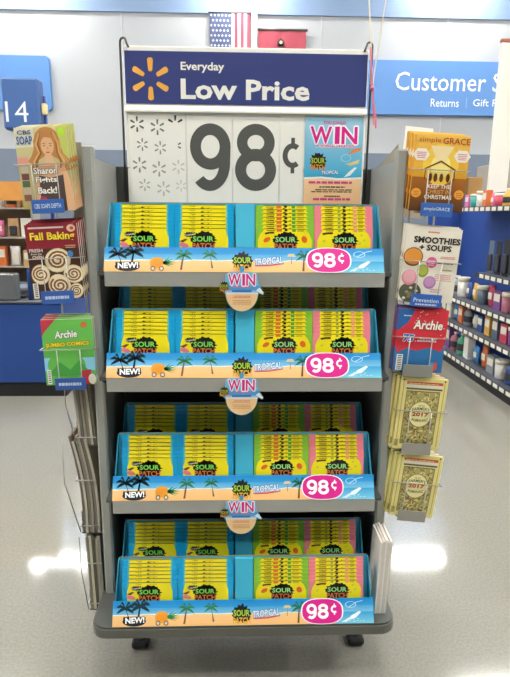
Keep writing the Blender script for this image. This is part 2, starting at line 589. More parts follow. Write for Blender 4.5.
TW = .855          # tray width
PH = .078          # length of the leaning front panel
def panel_art():
    a = Art()
    h = TW / 2
    a.grad(-h, h, .036, .056, '#7cc0e2', '#4aa6da', 1)
    a.grad(-h, h, .056, PH, '#2f98d4', '#0f86cc', 1)
    a.grad(-h, .30, 0, .036, '#f7c07a', '#f9cb8c', 1)
    a.poly([(.30, 0), (h, 0), (h, .036), (.27, .036)], ['#7fd0e6', '#7fd0e6', '#2f9fd8', '#3fa6da'], 1.1)
    a.poly([(.22, .036), (.33, .036), (.31, .012), (.28, 0), (.25, 0)], '#9ad3e6', 1.2)
    rd = random.Random(4)
    pts = [(-h + (h + .28) * k / 40, .036 + rd.uniform(-.0015, .002)) for k in range(41)]
    a.stroke(pts, .0022, '#eef6f2', 1.6)
    # NEW! island
    x = -.357
    a.ell(x, .016, .076, .030, '#101c26', 2)
    a.rect(x - .036, x + .036, .016, .030, '#101c26', 2)
    for q in range(2):
        a.palm(x - .016, .014 + q * .003, .056, '#12303a', '#101c26', 2, -.25, 1.25)
        a.palm(x + .012, .014 + q * .004, .064, '#12303a', '#101c26', 2, .1, 1.2)
    a.text('NEW!', x + .002, .020, .062, .019, '#ffffff', 4, .04, .04, halo='#101c26', halo_w=.05)
    # pineapple cart
    x = -.268
    a.ell(x, .028, .044, .036, '#f0a02a', 2)
    for k in range(-2, 3):
        a.stroke([(x + k * .007 - .008, .016), (x + k * .007 + .008, .036)], .0012, '#c9761c', 2.4)
    for k in range(6):
        t = R(-40 + 20 * k)
        a.poly([(x + .016, .030), (x + .016 + .045 * math.cos(t), .028 + .022 * math.sin(t)), (x + .020, .024)], '#178a4a', 2.2)
    for dx in (-.012, .014):
        a.ell(x + dx, .010, .016, .016, '#8a6a50', 3, 14)
        a.ell(x + dx, .010, .009, .009, '#d9cfc0', 3.4, 12)
    a.palm(-.195, .006, .064, '#2f7f4a', '#7a5a35', 2, .12)
    a.palm(-.100, .012, .058, '#2f7f4a', '#7a5a35', 2, -.14)
    a.text('TROPICAL', .072, .036, .088, .022, '#d7ecf8', 4, .03, .09, .12, halo='#2a66ae', halo_w=.06)
    a.stroke([(.030, .020), (.075, .021), (.118, .028)], .004, '#d94a5c', 3)
    # parasol
    a.poly([(.128, .050), (.156, .050), (.150, .059), (.134, .059)], '#d9c79a', 2)
    a.stroke([(.142, .050), (.142, .026)], .002, '#9a7a50', 2)
    a.palm(.178, .004, .066, '#1f6f48', '#6b4a2a', 2, .06)
    # surf spray on the water
    a.ring(.352, .058, .016, .0185, 0, 2 * math.pi, '#b9e6f2', 2.2, 18, .55)
    a.stroke([(.345, .050), (.372, .066), (.392, .070)], .002, '#c8ecf5', 2.2)
    a.poly([(.340, .010), (.352, .024), (.380, .038), (.386, .034), (.366, .016)], '#eef7fa', 2.3)
    a.poly([(.322, .006), (.344, .018), (.352, .016), (.336, .004)], '#dff2f7', 2.3)
    for k in range(12):
        a.ell(.32 + .1 * rd.random(), .004 + .012 * rd.random(), .008, .002, '#c7ebf4', 2.1, 8)
    return a.mesh('beach_print')

def logo_badge():
    a = Art()
    logo(a, 0, 0, .072, '#a6cf3f', '#e9b23c', 1, 5, .066)
    return a.mesh('logo_print')

def price_badge():
    a = Art()
    W, H = .132, .078
    def sup(w, h, n=28, e=2.6):
        return [(w / 2 * math.copysign(abs(math.cos(t)) ** (2 / e), math.cos(t)), h / 2 * math.copysign(abs(math.sin(t)) ** (2 / e), math.sin(t))) for t in (2 * math.pi * k / n for k in range(n))]
    a.poly(sup(W + .008, H + .003), '#ffffff', 1)
    a.poly(sup(W, H - .002), '#dd1b8c', 2)
    a.digit('9', -.035, 0, .034, .046, '#ffffff', 3, .27)
    a.digit('8', .003, 0, .036, .046, '#ffffff', 3, .27)
    a.digit('c', .039, .006, .024, .034, '#ffffff', 3, .25)
    return a.mesh('price_print')

ME_PANEL, ME_LOGO, ME_PRICE = panel_art(), logo_badge(), price_badge()
PT = (.030, .072)                                   # top edge of the front panel (depth, height)
LEAN = math.atan2(PT[0], PT[1])
ME_FRONT = MB().prism([(0, 0), (.0012, 0), (PT[0] + .0012, PT[1]), PT], -TW / 2, TW / 2).mesh('front_panel', M_CYAN)
TD = .075          # tray depth
def side_mesh(s):
    # sides lean inwards towards the top
    prof = [(0.001, 0, 0), (TD, 0, 0), (TD, .203, 1), (.060, .203, 1), (PT[0], PT[1] + .001, .355)]
    vs = [(s * (TW / 2 - .016 * k - d), y, z) for d in (0, .002) for y, z, k in prof]
    n = len(prof)
    return MB().add(vs, [tuple(range(n)), tuple(reversed(range(n, 2 * n)))] + [(i, (i + 1) % n, (i + 1) % n + n, i + n) for i in range(n)]).mesh('side_panel', M_CYAN)
ME_SIDE_L, ME_SIDE_R = side_mesh(-1), side_mesh(1)
ME_BACK = MB().slab([(-TW / 2 + .002, .002), (TW / 2 - .002, .002), (TW / 2 - .019, .2045), (-TW / 2 + .019, .2045)], TD - .0022, TD - .001).mesh('back_panel', M_CYAN)
ME_EDGE = MB().box(-TW / 2 + .0185, TW / 2 - .0185, TD - .0026, TD - .0006, .2046, .2062).mesh('top_edge', M_KRAFT)
ME_BOTTOM = MB().box(-TW / 2 + .002, TW / 2 - .002, .003, TD - .003, 0, .002).mesh('bottom', M_KRAFT)
ME_DIV = MB().prism([(.033, .002), (TD - .003, .002), (TD - .003, .202), (.061, .202), (.033, .074)], -.029, .029).mesh('centre_divider', M_CYAN)
# stepped insert that the boxes stand on
N_BOX, BT, BW, BH = 7, .0032, .181, .120
UP, BK, Y0, Z0, BL = .0117, .0036, .034, .0105, R(5)
def steps_mesh(x0, x1):
    prof = [(Y0 - .002, .0022)]
    for k in range(N_BOX):
        y = Y0 + k * BK - .0005
        z = Z0 + k * UP - .0022
        prof += [(y, z), (y + BK, z)]
    prof += [(Y0 + N_BOX * BK, .0022)]
    return MB().prism(prof, x0, x1).mesh('step_insert', M_KRAFT)
ME_STEP_L, ME_STEP_R = steps_mesh(-.402, -.031), steps_mesh(.031, .402)

def lay(o, u, v, lift=.0004):
    """place a flat print on the leaning front panel"""
    o.location = (u, v * math.sin(LEAN) - lift * math.cos(LEAN), v * math.cos(LEAN) + lift * math.sin(LEAN))
    o.rotation_euler = (-LEAN, 0, 0)

def make_tray():
    t = empty('candy_tray')
    fp = link('front_panel', ME_FRONT, t)
    lay(link('beach_print', ME_PANEL, fp), 0, 0)
    lay(link('logo_print', ME_LOGO, fp), -.008, .036, .0018)
    lay(link('price_print', ME_PRICE, fp), .257, .039, .0018)
    link('side_panel', ME_SIDE_L, t)
    link('side_panel', ME_SIDE_R, t)
    bp = link('back_panel', ME_BACK, t)
    link('top_edge', ME_EDGE, bp)
    link('bottom', ME_BOTTOM, t)
    link('centre_divider', ME_DIV, t)
    link('step_insert', ME_STEP_L, t); link('step_insert', ME_STEP_R, t)
    return t

# candy box art: u centred, v from the top edge downwards (top edge at 0)
def box_art(kind):
    a = Art(.00025)
    w = BW / 2
    bg = {'blue': '#12a5d8', 'green': '#8dc63c', 'pink': '#ee8893'}[kind]
    yl = '#f7e71a'
    if kind == 'blue':
        a.poly([(-w, -BH), (w, -BH), (w, 0), (-w, 0)], bg, 1)
        a.poly([(-.066, 0), (.066, 0), (.068, -.010), (.074, -.030), (.075, -BH), (-.075, -BH), (-.074, -.030), (-.068, -.010)], yl, 2)
        a.poly([(-.072, 0), (-.066, 0), (-.068, -.010), (-.073, -.02)], '#6fc2a4', 1.5)
        a.poly([(.072, 0), (.066, 0), (.068, -.010), (.073, -.02)], '#6fc2a4', 1.5)
        a.text('Tropical', -.036, -.0055, .018, .0042, '#3a3410', 3, .02)
        a.bars(-.012, .030, -.0075, -.0045, 1, '#c9b514', 3, 2, .6)
        a.splat(-.046, -.020, .032, .018, '#2b2b2a', 3, 7, 9, .3)
        a.text('Tropical', -.046, -.021, .028, .007, '#e9efe0', 4, .02, .15)
        a.palm(-.036, -.030, .020, '#26302a', '#26302a', 3, .1)
        a.poly([(-.076, -.040), (-.058, -.032), (-.050, -.034), (-.064, -.044)], '#6b4a2a', 3)
        a.ell(-.062, -.052, .030, .014, '#f0808c', 3, 14, -.3)
        lx = -.002
    elif kind == 'green':
        a.poly([(-w, -BH), (w, -BH), (w, 0), (-w, 0)], bg, 1)
        a.poly([(-.066, 0), (.066, 0), (.067, -.006), (.076, -.016), (.083, -.034), (.085, -BH), (-.085, -BH), (-.083, -.034), (-.076, -.016), (-.067, -.006)], yl, 2)
        a.bars(-.060, -.028, -.0068, -.0030, 1, '#5a5214', 3, 6, .7)
        a.rect(-.026, -.010, -.0092, 0, '#e0762c', 3)
        a.ell(.003, -.004, .010, .007, '#141210', 3, 10)
        a.rect(.022, .033, -.0092, 0, '#4fa63c', 3)
        a.bars(.036, .060, -.008, -.001, 2, '#8a7d16', 3, 3)
        a.stroke([(-.062, -.0155), (-.048, -.0125), (-.034, -.0120)], .006, '#5b2a1c', 3)
        a.ell(-.056, -.034, .024, .014, '#e86a24', 3, 12, .5)
        a.ell(.060, -.032, .018, .022, '#e86a24', 3, 12, .5)
        lx = .002
    else:
        a.poly([(-w, -BH), (w, -BH), (w, 0), (-w, 0)], bg, 1)
        a.poly([(-.068, 0), (.066, 0), (.067, -.008), (.076, -.014), (.083, -.030), (.085, -BH), (-.084, -BH), (-.082, -.036), (-.076, -.020), (-.069, -.008)], yl, 2)
        a.bars(-.060, -.028, -.0068, -.0030, 1, '#5a5214', 3, 6, .7)
        a.rect(-.018, -.010, -.0092, 0, '#9fae3a', 3)
        a.ell(.003, -.004, .010, .007, '#141210', 3, 10)
        a.rect(.030, .042, -.0092, 0, '#f0a07a', 3)
        a.bars(.044, .062, -.008, -.001, 2, '#8a7d16', 3, 5)
        a.stroke([(-.066, -.0155), (-.050, -.0125), (-.034, -.0125)], .006, '#5b2a1c', 3)
        for p in ((-.062, -.036), (.055, -.018), (.064, -.034), (.050, -.044)):
            a.ell(p[0], p[1], .010, .006, '#cfd04a', 3, 10, .5)
        lx = .004
    # black burst logo
    a.splat(lx, -.036, .092, .050, '#120f10', 3.5, 11, 15, .30)
    a.splat(lx + .004, -.024, .060, .032, '#120f10', 3.5, 4, 11, .35)
    a.rect(lx - .034, lx + .034, -.070, -.022, '#120f10', 3.5)
    a.rect(-.066, .066, -.0019, 0, '#7d720e', 2.5)  # shadow line between stepped boxes, painted into the top edge of the print
    a.ell(lx - .004, -.013, .010, .010, '#120f10', 3.5, 10)
    a.text('SOUR', lx, -.033, .064, .017, '#9be08a' if kind != 'blue' else '#7fdc5a', 4.5, .03)
    a.text('PATCH', lx, -.054, .070, .018, '#e07a3a', 4.5, .03)
    a.text('KIDS', lx, -.074, .05, .014, '#f0d040', 4.5, .03)
    # lid of the box
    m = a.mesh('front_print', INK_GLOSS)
    return m

def lid_art(kind):
    bg = {'blue': '#12a5d8', 'green': '#8dc63c', 'pink': '#ee8893'}[kind]
    a = Art(.00025)
    w = BW / 2
    a.rect(-w, w, 0, BT, bg, 1)
    a.rect(-.066, .066, 0, BT, '#c4b318', 2)
    me = a.mesh('lid_print', INK_GLOSS)
    for v in me.vertices:                            # lay it on the top face
        x, y, z = v.co
        v.co = (x, z, -y)
    return me

def body_mesh(hexcol, name):
    return MB().cbox(-BW / 2, BW / 2, 0, BT, -BH, 0, .0008).mesh('carton', mat(name, hexcol, .35, 0, .03, 30))

CANDY = {}
for k, hx in (('blue', '#12a5d8'), ('green', '#8dc63c'), ('pink', '#ee8893')):
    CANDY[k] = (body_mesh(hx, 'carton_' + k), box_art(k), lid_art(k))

ORD = ['front', 'second', 'third', 'fourth', 'fifth', 'sixth', 'rearmost']
STACKS = [('blue', -.309, 'outer blue stack'), ('blue', -.1265, 'inner blue stack'), ('green', .1225, 'green stack'), ('pink', .305, 'pink stack')]
DESC = {'blue': 'blue and yellow', 'green': 'green and yellow', 'pink': 'pink and yellow'}

def candy_box(kind):
    t = empty('candy_box')
    body, art, lid = CANDY[kind]
    c = link('carton', body, t)
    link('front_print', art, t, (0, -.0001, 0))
    link('lid_print', lid, t, (0, 0, .0001))
    return t
PROTO = {k: candy_box(k) for k in CANDY}
PROTO_USED = {k: False for k in CANDY}

tray_proto = make_tray()
tray_used = False
def fill_tray(loc, where, seed):
    global tray_used
    rd = random.Random(seed)
    t = tray_proto if not tray_used else copy_tree(tray_proto)
    tray_used = True
    t.location = loc
    tag(t, 'cardboard candy tray with beach print and pink price badge, %s' % where, 'display tray', 'candy trays on the rack')
    for kind, x, sname in STACKS:
        for k in range(N_BOX):
            b = PROTO[kind] if not PROTO_USED[kind] else copy_tree(PROTO[kind])
            PROTO_USED[kind] = True
            y = Y0 + k * BK
            z = Z0 + k * UP
            b.location = (loc[0] + x + rd.uniform(-.0008, .0008), loc[1] + y + BH * math.sin(BL), loc[2] + z + BH * math.cos(BL))
            b.rotation_euler = (-BL, rd.uniform(-.003, .003), 0)
            tag(b, '%s %s candy box, %s, %s' % (ORD[k], DESC[kind], sname, where), 'candy box', 'candy boxes in the trays')

shelf_words = ['top shelf', 'second shelf', 'third shelf', 'bottom shelf']
levels = [(z, f) for z, f in SH] + [(BASE_Z, BASE_F + .002)]
RISE, PITCH = .060, .130
for i, (z, f) in enumerate(levels):
    fill_tray((-.002, f + (.0 if i else .0), z + .0005), 'front of the ' + shelf_words[i], i)
    if i:
        fill_tray((-.002, f + PITCH, z + RISE), 'rear of the ' + shelf_words[i], 10 + i)
        # sheet-steel step that lifts the rear tray
        st = MB()
        y0, y1 = f + PITCH + .002, min(f + PITCH + .11, .316)
        st.prism([(y0, z), (y0, z + RISE - .0005), (y1, z + RISE - .0005), (y1, z), (y1 - .003, z), (y1 - .003, z + RISE - .004), (y0 + .003, z + RISE - .004), (y0 + .003, z)], -.43, .43)
        st.build('tray_riser', M_STEEL_D, rack)

# WIN danglers under the shelves
def wobbler_mesh():
    mb = MB()
    pts = []
    for k in range(25):
        t = R(180 + 180 * k / 24)
        pts.append((.050 * math.cos(t), -.006 + .058 * math.sin(t)))
    pts += [(.062, .004), (.052, .014), (.046, .052), (.030, .058), (-.034, .058), (-.050, .050), (-.052, .020), (-.062, .0)]
    mb.slab(pts, 0, .0012)
    return mb.mesh('die_cut_card', M_WHITE), pts
ME_WOB, WP = wobbler_mesh()
def wobbler_art():
    a = Art()
    a.poly(WP, '#79bfe2', 1)
    pts = [(.049 * math.cos(R(180 + 180 * k / 24)), -.007 + .056 * math.sin(R(180 + 180 * k / 24))) for k in range(25)]
    a.poly(pts, '#f6cf96', 1.5)
    a.rect(-.056, .058, -.008, .016, '#4fa0d8', 1.8)
    a.grad(-.050, .050, -.010, .004, '#e9f4f4', '#3f8fd0', 2)
    a.win(0, .034, .084, .036, '#e0218f', 4, '#ffffff')
    a.bars(-.022, .022, .052, .056, 1, '#e05aa0', 3, 1, .7)
    a.bars(-.036, .036, .010, .015, 1, '#e05aa0', 3, 2, .7)
    a.rect(-.030, .030, -.004, .002, '#2f74b8', 3)
    a.bars(-.030, .030, -.022, -.013, 2, '#de6f6f', 3, 3)
    a.bars(-.030, .030, -.042, -.026, 3, '#d9a06a', 3, 4)
    logo(a, -.054, .014, .034, '#c0c83c', '#e9a23c', 3, 6, .034)
    a.poly([(.044, .002), (.064, -.012), (.068, -.006), (.054, .010)], '#e4f3f6', 3)
    return a.mesh('win_print')
ME_WOBA = wobbler_art()
for i, (z, f) in enumerate(SH):
    t = empty('shelf_dangler', (-.012, f - .0035, z - .056))
    tag(t, 'round die-cut WIN beach dangler clipped under the %s tray' % shelf_words[i], 'dangler', 'WIN danglers')
    link('die_cut_card', ME_WOB, t)
    link('win_print', ME_WOBA, t)
    MB().box(-.006, .006, .0, .0012, .055, .074).build('clip', mat('clip_blue', '#49a9d6', .4), t)

# ------------------------------------------------------------------ header sign and price cards
SY = .296
sg = empty('header_sign', (0, SY, 1.60))
tag(sg, 'navy and white price sign board with yellow spark on wire hooks above the rack', 'sign')
MB().box(-.412, .425, .003, .014, .16, .556, ch=.002).build('board', M_WHITE, sg)
MB().box(-.412, .425, .006, .014, -.02, .16, ch=.002).build('lower_board', M_WHITE, sg)
hp = MB().cbox(-.408, .421, -.001, .003, .372, .540, .001).build('blue_panel', M_NAVY, sg)
for k in range(6):
    a = Art(.0004)
    a.spark(-.322, .451, .068, '#f5b24a', 1, (k,), .29)
    a.build('spark_ray', hp, (0, -.0012, 0))
a = Art(.0004)
a.text('Everyday', -.145, .490, .148, .034, '#f4f1e6', 1, .022)
a.build('small_lettering', hp, (0, -.0012, 0))
a = Art(.0004)
a.text('Low Price', .002, .421, .444, .066, '#f4f1e6', 1, .03)
a.build('large_lettering', hp, (0, -.0012, 0))
MB().prism([(-.010, .345), (-.010, .352), (-.004, .366), (.003, .366), (.003, .345)], -.412, .425).build('card_rail', M_WHITE, sg)
for x0, s in ((-.423, 1), (.437, -1)):
    pts = [(x0, .012, -.02), (x0, .012, .55)]
    for k in range(7):
        t = R(180 - 30 * k)
        pts.append((x0 + s * (.012 + .012 * math.cos(t)), .012 - .004 * k, .566 + .013 * math.sin(t)))
    pts += [(x0 + s * .028, -.016, .556), (x0 + s * .033, -.016, .545)]
    MB().tube(pts, .0038, 8).build('wire_hook', mat('dark_wire', '#57554f', .4, .5), sg)
MB().box(-.43, .444, .008, .02, -.03, -.02).build('foot_rail', M_STEEL_D, sg)

def price_card(x0, x1, label, draw, cz=0):
    t = empty('price_card', ((x0 + x1) / 2, SY, 1.585))
    tag(t, label, 'price card', 'price cards on the sign')
    w = (x1 - x0) / 2 - .0012
    MB().box(-w, w, -.0008, .0026, 0, .358, ch=.0004).build('card', M_WHITE, t)
    a = Art(.0003)
    a.holder = t
    draw(a, w)
    if a.v:
        a.build('card_print', t, (0, -.0009, -1.585))
    return t
DG = '#585853'
def d_spark(a, w):
    spec = [(-.070, 1.905, .026, DG, range(6)), (.000, 1.896, .026, '#77776f', range(6)), (.062, 1.908, .028, '#3a3a36', (0, 1, 5)),
            (-.054, 1.838, .021, '#86867e', range(6)), (.008, 1.828, .022, '#9a9a90', range(6)), (.064, 1.836, .018, '#33332f', (4, 5)),
            (-.066, 1.770, .026, '#8f8f86', range(6)), (.002, 1.757, .026, '#a3a399', range(6)), (.070, 1.765, .024, '#cfcfc5', range(6)),
            (-.050, 1.702, .021, '#b5b5ab', range(6)), (.016, 1.690, .025, '#c2c2b8', range(6)), (.078, 1.700, .020, '#d2d2c8', range(6))]
    for x, z, r, c, kp in spec:
        b = Art(.0003)
        b.spark(x, z, r, c, 1, kp, .26)
        b.build('spark_print', a.holder, (0, -.0009, -1.585))
price_card(-.402, -.204, 'white card printed with small grey sparks on the price sign', d_spark)
price_card(-.204, -.043, 'white card with tall dark grey digit nine on the price sign', lambda a, w: a.digit('9', .003, 1.797, .142, .222, DG, 1, .27))
price_card(-.043, .123, 'white card with tall dark grey digit eight on the price sign', lambda a, w: a.digit('8', -.001, 1.799, .146, .224, DG, 1, .27))
price_card(.123, .208, 'narrow white card with dark grey cent mark on the price sign', lambda a, w: a.digit('c', .000, 1.807, .072, .120, DG, 1, .25))

pt = empty('promotion_poster', (.314, SY, 1.585))
tag(pt, 'blue and sand WIN tropical vacation poster beside the price digits', 'poster')
MB().box(-.103, .103, -.0012, .0026, 0, .355, ch=.0004).build('sheet', M_WHITE, pt)
a = Art(.0003)
a.grad(-.103, .103, .145, .355, '#33acd0', '#a9d6ec', 1)
a.grad(-.103, .103, 0, .145, '#f6bf86', '#f9cf9c', 1)
a.stroke([(-.103, .146), (-.04, .149), (.02, .144), (.103, .148)], .006, '#f4f4ee', 1.5)
a.text('YOU COULD', 0, .334, .080, .010, '#d22a80', 3, .03)
a.win(0, .292, .170, .058, '#e0148a', 4, '#ffffff')
a.text('A TROPICAL VACATION', .004, .256, .136, .010, '#d22a80', 4, .03, 0, 0, '#ffffff', .08)
logo(a, -.054, .205, .066, '#b9cc3c', '#e89a3c', 3, 9, .064)
a.text('TROPICAL', -.010, .167, .062, .013, '#e6f2fa', 4, .03, .05, .1, '#3a76b8', .08)
a.ring(.045, .216, .016, .019, 0, 6.283, '#9edcec', 2.5, 16, .7)
a.poly([(.050, .228), (.095, .240), (.100, .252), (.070, .246)], '#ee8a4a', 3)
a.poly([(.044, .196), (.080, .206), (.094, .212), (.090, .198), (.060, .190)], '#e8d28a', 3)
a.poly([(.040, .150), (.062, .156), (.086, .184), (.076, .184), (.054, .166)], '#eef6f6', 3)
a.bars(-.088, .088, .128, .138, 1, '#dc4a80', 3, 1, .8)
a.bars(-.060, .060, .114, .122, 1, '#6a5340', 3, 2, .6)
a.bars(-.080, .080, .098, .112, 2, '#5d4a3a', 3, 3, .5)
a.bars(-.030, .030, .082, .090, 1, '#6a5340', 3, 4, .6)
a.bars(-.080, .080, .070, .080, 1, '#dc4a80', 3, 5, .8)
a.bars(-.080, .080, .046, .062, 3, '#e3a271', 3, 6, .4)
a.build('poster_print', pt, (0, -.0013, 0))

# balloon ribbon knotted on the sign's wire
rb = empty('balloon_ribbon', (.440, .300, 2.03))
tag(rb, 'pink and cream balloon ribbon knotted to the wire hook beside the sign', 'ribbon')
M_RIBP = mat('pink_ribbon', '#e8788c', .45, 0, .1, 30)
M_RIBW = mat('cream_ribbon', '#efe3c8', .45, 0, .06, 30)
def ribbon(pts, w, m, name):
    mb = MB()
    vs, fs = [], []
    for x, y, z in pts:
        vs += [(x - w / 2, y, z), (x + w / 2, y + w * .3, z), (x + w / 2, y + w * .3 + .0006, z), (x - w / 2, y + .0006, z)]
    for i in range(len(pts) - 1):
        for k in range(4):
            fs.append((i * 4 + k, i * 4 + (k + 1) % 4, i * 4 + 4 + (k + 1) % 4, i * 4 + 4 + k))
    mb.add(vs, fs)
    return mb.build(name, m, rb)
ribbon([(-.006, -.02, -.0), (-.010, -.02, .07), (-.013, -.02, .13), (-.020, -.02, .20), (-.036, -.02, .36), (-.08, -.02, 1.0), (-.10, 0, 1.9)], .005, M_RIBW, 'cream_tail')
ribbon([(-.002, -.02, 0), (.006, -.02, .09), (.020, -.02, .2), (.042, -.02, .4), (.10, -.02, 1.0), (.15, 0, 1.9)], .004, M_RIBW, 'cream_tail')
ribbon([(-.004, -.022, 0), (-.008, -.022, .06), (-.016, -.022, .13)], .006, M_RIBP, 'pink_tail')
ribbon([(-.002, -.022, 0), (.002, -.022, -.04), (.014, -.022, -.09), (.016, -.022, -.13)], .007, M_RIBP, 'pink_tail')
ribbon([(-.004, -.021, 0), (.004, -.021, -.06), (.008, -.021, -.12)], .004, M_RIBP, 'pink_tail')
MB().lathe([(.001, -.008), (.007, -.004), (.008, .001), (.006, .006), (.001, .009)], (-.003, -.020, 0), 10).build('knot', M_RIBP, rb)

# ------------------------------------------------------------------ magazines
def magazine(name, label, cat, w, h, t, art_mesh, spine_hex, group, loc, rz=0, ry=0, rx=0):
    e = empty(name)
    e.location = loc
    e.rotation_euler = (rx, ry, rz)
    tag(e, label, cat, group)
    pg = MAGMESH.get(('p', w, h, t))
    if pg is None:
        pg = MB().box(-w / 2 + .0015, w / 2 - .0015, .0006, t - .0006, .0012, h - .0012).mesh('page_block', M_PAPER)
        MAGMESH[('p', w, h, t)] = pg
    cv = MAGMESH.get(('c', w, h, t, spine_hex))
    if cv is None:
        mm = mat('cover_' + spine_hex.strip('#'), spine_hex, .35, 0, .05, 20)
        mb = MB()
        mb.box(-w / 2, w / 2, 0, .0006, 0, h)
        mb.box(-w / 2, w / 2, t - .0006, t, 0, h)
        mb.box(-w / 2, -w / 2 + .0015, .0006, t - .0006, 0, h)
        cv = mb.mesh('cover', mm)
        MAGMESH[('c', w, h, t, spine_hex)] = cv
    c = link('cover', cv, e)
    link('page_block', pg, e)
    if art_mesh is not None:
        link('cover_print', art_mesh, c, (0, -.0002, 0))
    return e
MAGMESH = {}

def woman(a, cx, cz, s, hair='#c98a4a', skin='#e7b183', dress='#d9a060'):
    """a printed half-length figure of a woman with long hair"""
    hp = [(-.02, 1.05), (.12, 1.03), (.24, .93), (.30, .76), (.31, .60), (.36, .44), (.46, .32), (.55, .24), (.44, .16), (.50, .06), (.36, .04), (.30, .12), (.24, .30), (.0, .44),
          (-.24, .30), (-.28, .12), (-.38, .02), (-.46, .10), (-.40, .20), (-.50, .28), (-.40, .40), (-.33, .56), (-.32, .74), (-.25, .92), (-.14, 1.02)]
    a.poly([(cx + x * s, cz + z * s) for x, z in hp], hair, 2)
    for q, (x0, x1, cc) in enumerate(((-.27, -.36, '#e0b070'), (.25, .36, '#e3b878'), (-.22, -.30, '#9a6230'), (.21, .28, '#a86c34'), (.29, .44, '#d79f5c'))):
        a.thick([(cx + x0 * .6 * s, cz + .92 * s), (cx + x0 * s, cz + .66 * s), (cx + (x0 * .9 + .03) * s, cz + .46 * s), (cx + x1 * s, cz + .26 * s), (cx + (x1 * .95) * s, cz + .10 * s)], [.03 * s, .05 * s, .045 * s, .05 * s, .02 * s], cc, 3.1 + q * .15)
    a.poly([(cx - .40 * s, cz - .9 * s), (cx - .38 * s, cz - .2 * s), (cx - .32 * s, cz + .14 * s), (cx - .09 * s, cz + .26 * s), (cx - .09 * s, cz + .42 * s), (cx + .09 * s, cz + .42 * s), (cx + .10 * s, cz + .26 * s), (cx + .36 * s, cz + .14 * s), (cx + .46 * s, cz - .2 * s), (cx + .52 * s, cz - .9 * s)], skin, 3)
    a.poly([(cx - .30 * s, cz - .9 * s), (cx - .28 * s, cz - .05 * s), (cx, cz - .12 * s), (cx + .30 * s, cz - .05 * s), (cx + .32 * s, cz - .9 * s)], dress, 3.5)
    a.ell(cx, cz + .62 * s, .31 * s, .43 * s, skin, 4, 20)
    a.poly([(cx - .20 * s, cz + .68 * s), (cx - .14 * s, cz + .90 * s), (cx + .02 * s, cz + .94 * s), (cx + .18 * s, cz + .84 * s), (cx + .2 * s, cz + .62 * s), (cx + .10 * s, cz + .80 * s), (cx - .06 * s, cz + .82 * s)], hair, 5)
    for sx in (-1, 1):
        a.ell(cx + sx * .075 * s, cz + .62 * s, .05 * s, .022 * s, '#4a3020', 5, 8)
        a.stroke([(cx + sx * .04 * s, cz + .67 * s), (cx + sx * .11 * s, cz + .675 * s)], .014 * s, '#8a5a30', 5)
    a.poly([(cx - .02 * s, cz + .54 * s), (cx + .03 * s, cz + .54 * s), (cx + .005 * s, cz + .61 * s)], '#d39a70', 5)
    a.ell(cx, cz + .47 * s, .10 * s, .03 * s, '#b8504a', 5, 10)

def art_soap(w, h):
    a = Art(); x = w / 2
    a.grad(-x, x, 0, h, '#b7a66a', '#d8cf9a', 1)
    a.rect(x - .03, x, h * .5, h, '#c6cf6a', 1.2)
    a.ell(x - .016, h - .016, .018, .02, '#b6ea2a', 1.4)
    a.rect(-x, -x + .055, h - .055, h, '#e6e2c4', 1.4)
    woman(a, .016, h * .44, .122, '#c4874a', '#e9b78c', '#5a4a44')
    a.text('CBS', -x + .028, h - .014, .040, .012, '#3f5a86', 6, .02)
    a.text('SOAP', -x + .027, h - .036, .046, .024, '#3f6aa8', 6, .03)
    a.rect(-x, -x + .030, h * .56, h * .64, '#e29a8a', 1.4)
    for i, c in enumerate(('#8a5a4a', '#c9b29a', '#5a6a4a', '#7a4a4a', '#d9c9b0')):
        a.rect(-x + .006, -x + .028, h * .1 + i * .020, h * .1 + i * .020 + .018, c, 1.5)
    for i, s in enumerate(('Sharon', 'Fights', 'Back!')):
        a.text(s, .002, h * .47 - i * .028, (.070, .062, .056)[i], .020, '#fbf7ec', 7, .03, 0, 0, '#5a4a34', .05)
    a.ell(-.012, h * .12, .022, .014, '#c23a5a', 6, 10)
    return a.mesh('cover_print')

def roll(a, cx, cz, r, layer, rot=0.0):
    a.ell(cx, cz, 2 * r, 2 * r * .9, '#e9d3a4', layer, 18, rot)
    a.ell(cx, cz, 2 * r * .92, 2 * r * .8, '#f3e6c4', layer + .3, 18, rot)
    pts = []
    for k in range(26):
        t = k / 25
        rr = r * (.80 - .68 * t)
        an = rot + t * 2.3 * 2 * math.pi
        pts.append((cx + rr * math.cos(an), cz + rr * .88 * math.sin(an)))
    a.stroke(pts, r * .15, '#8a5426', layer + .7)

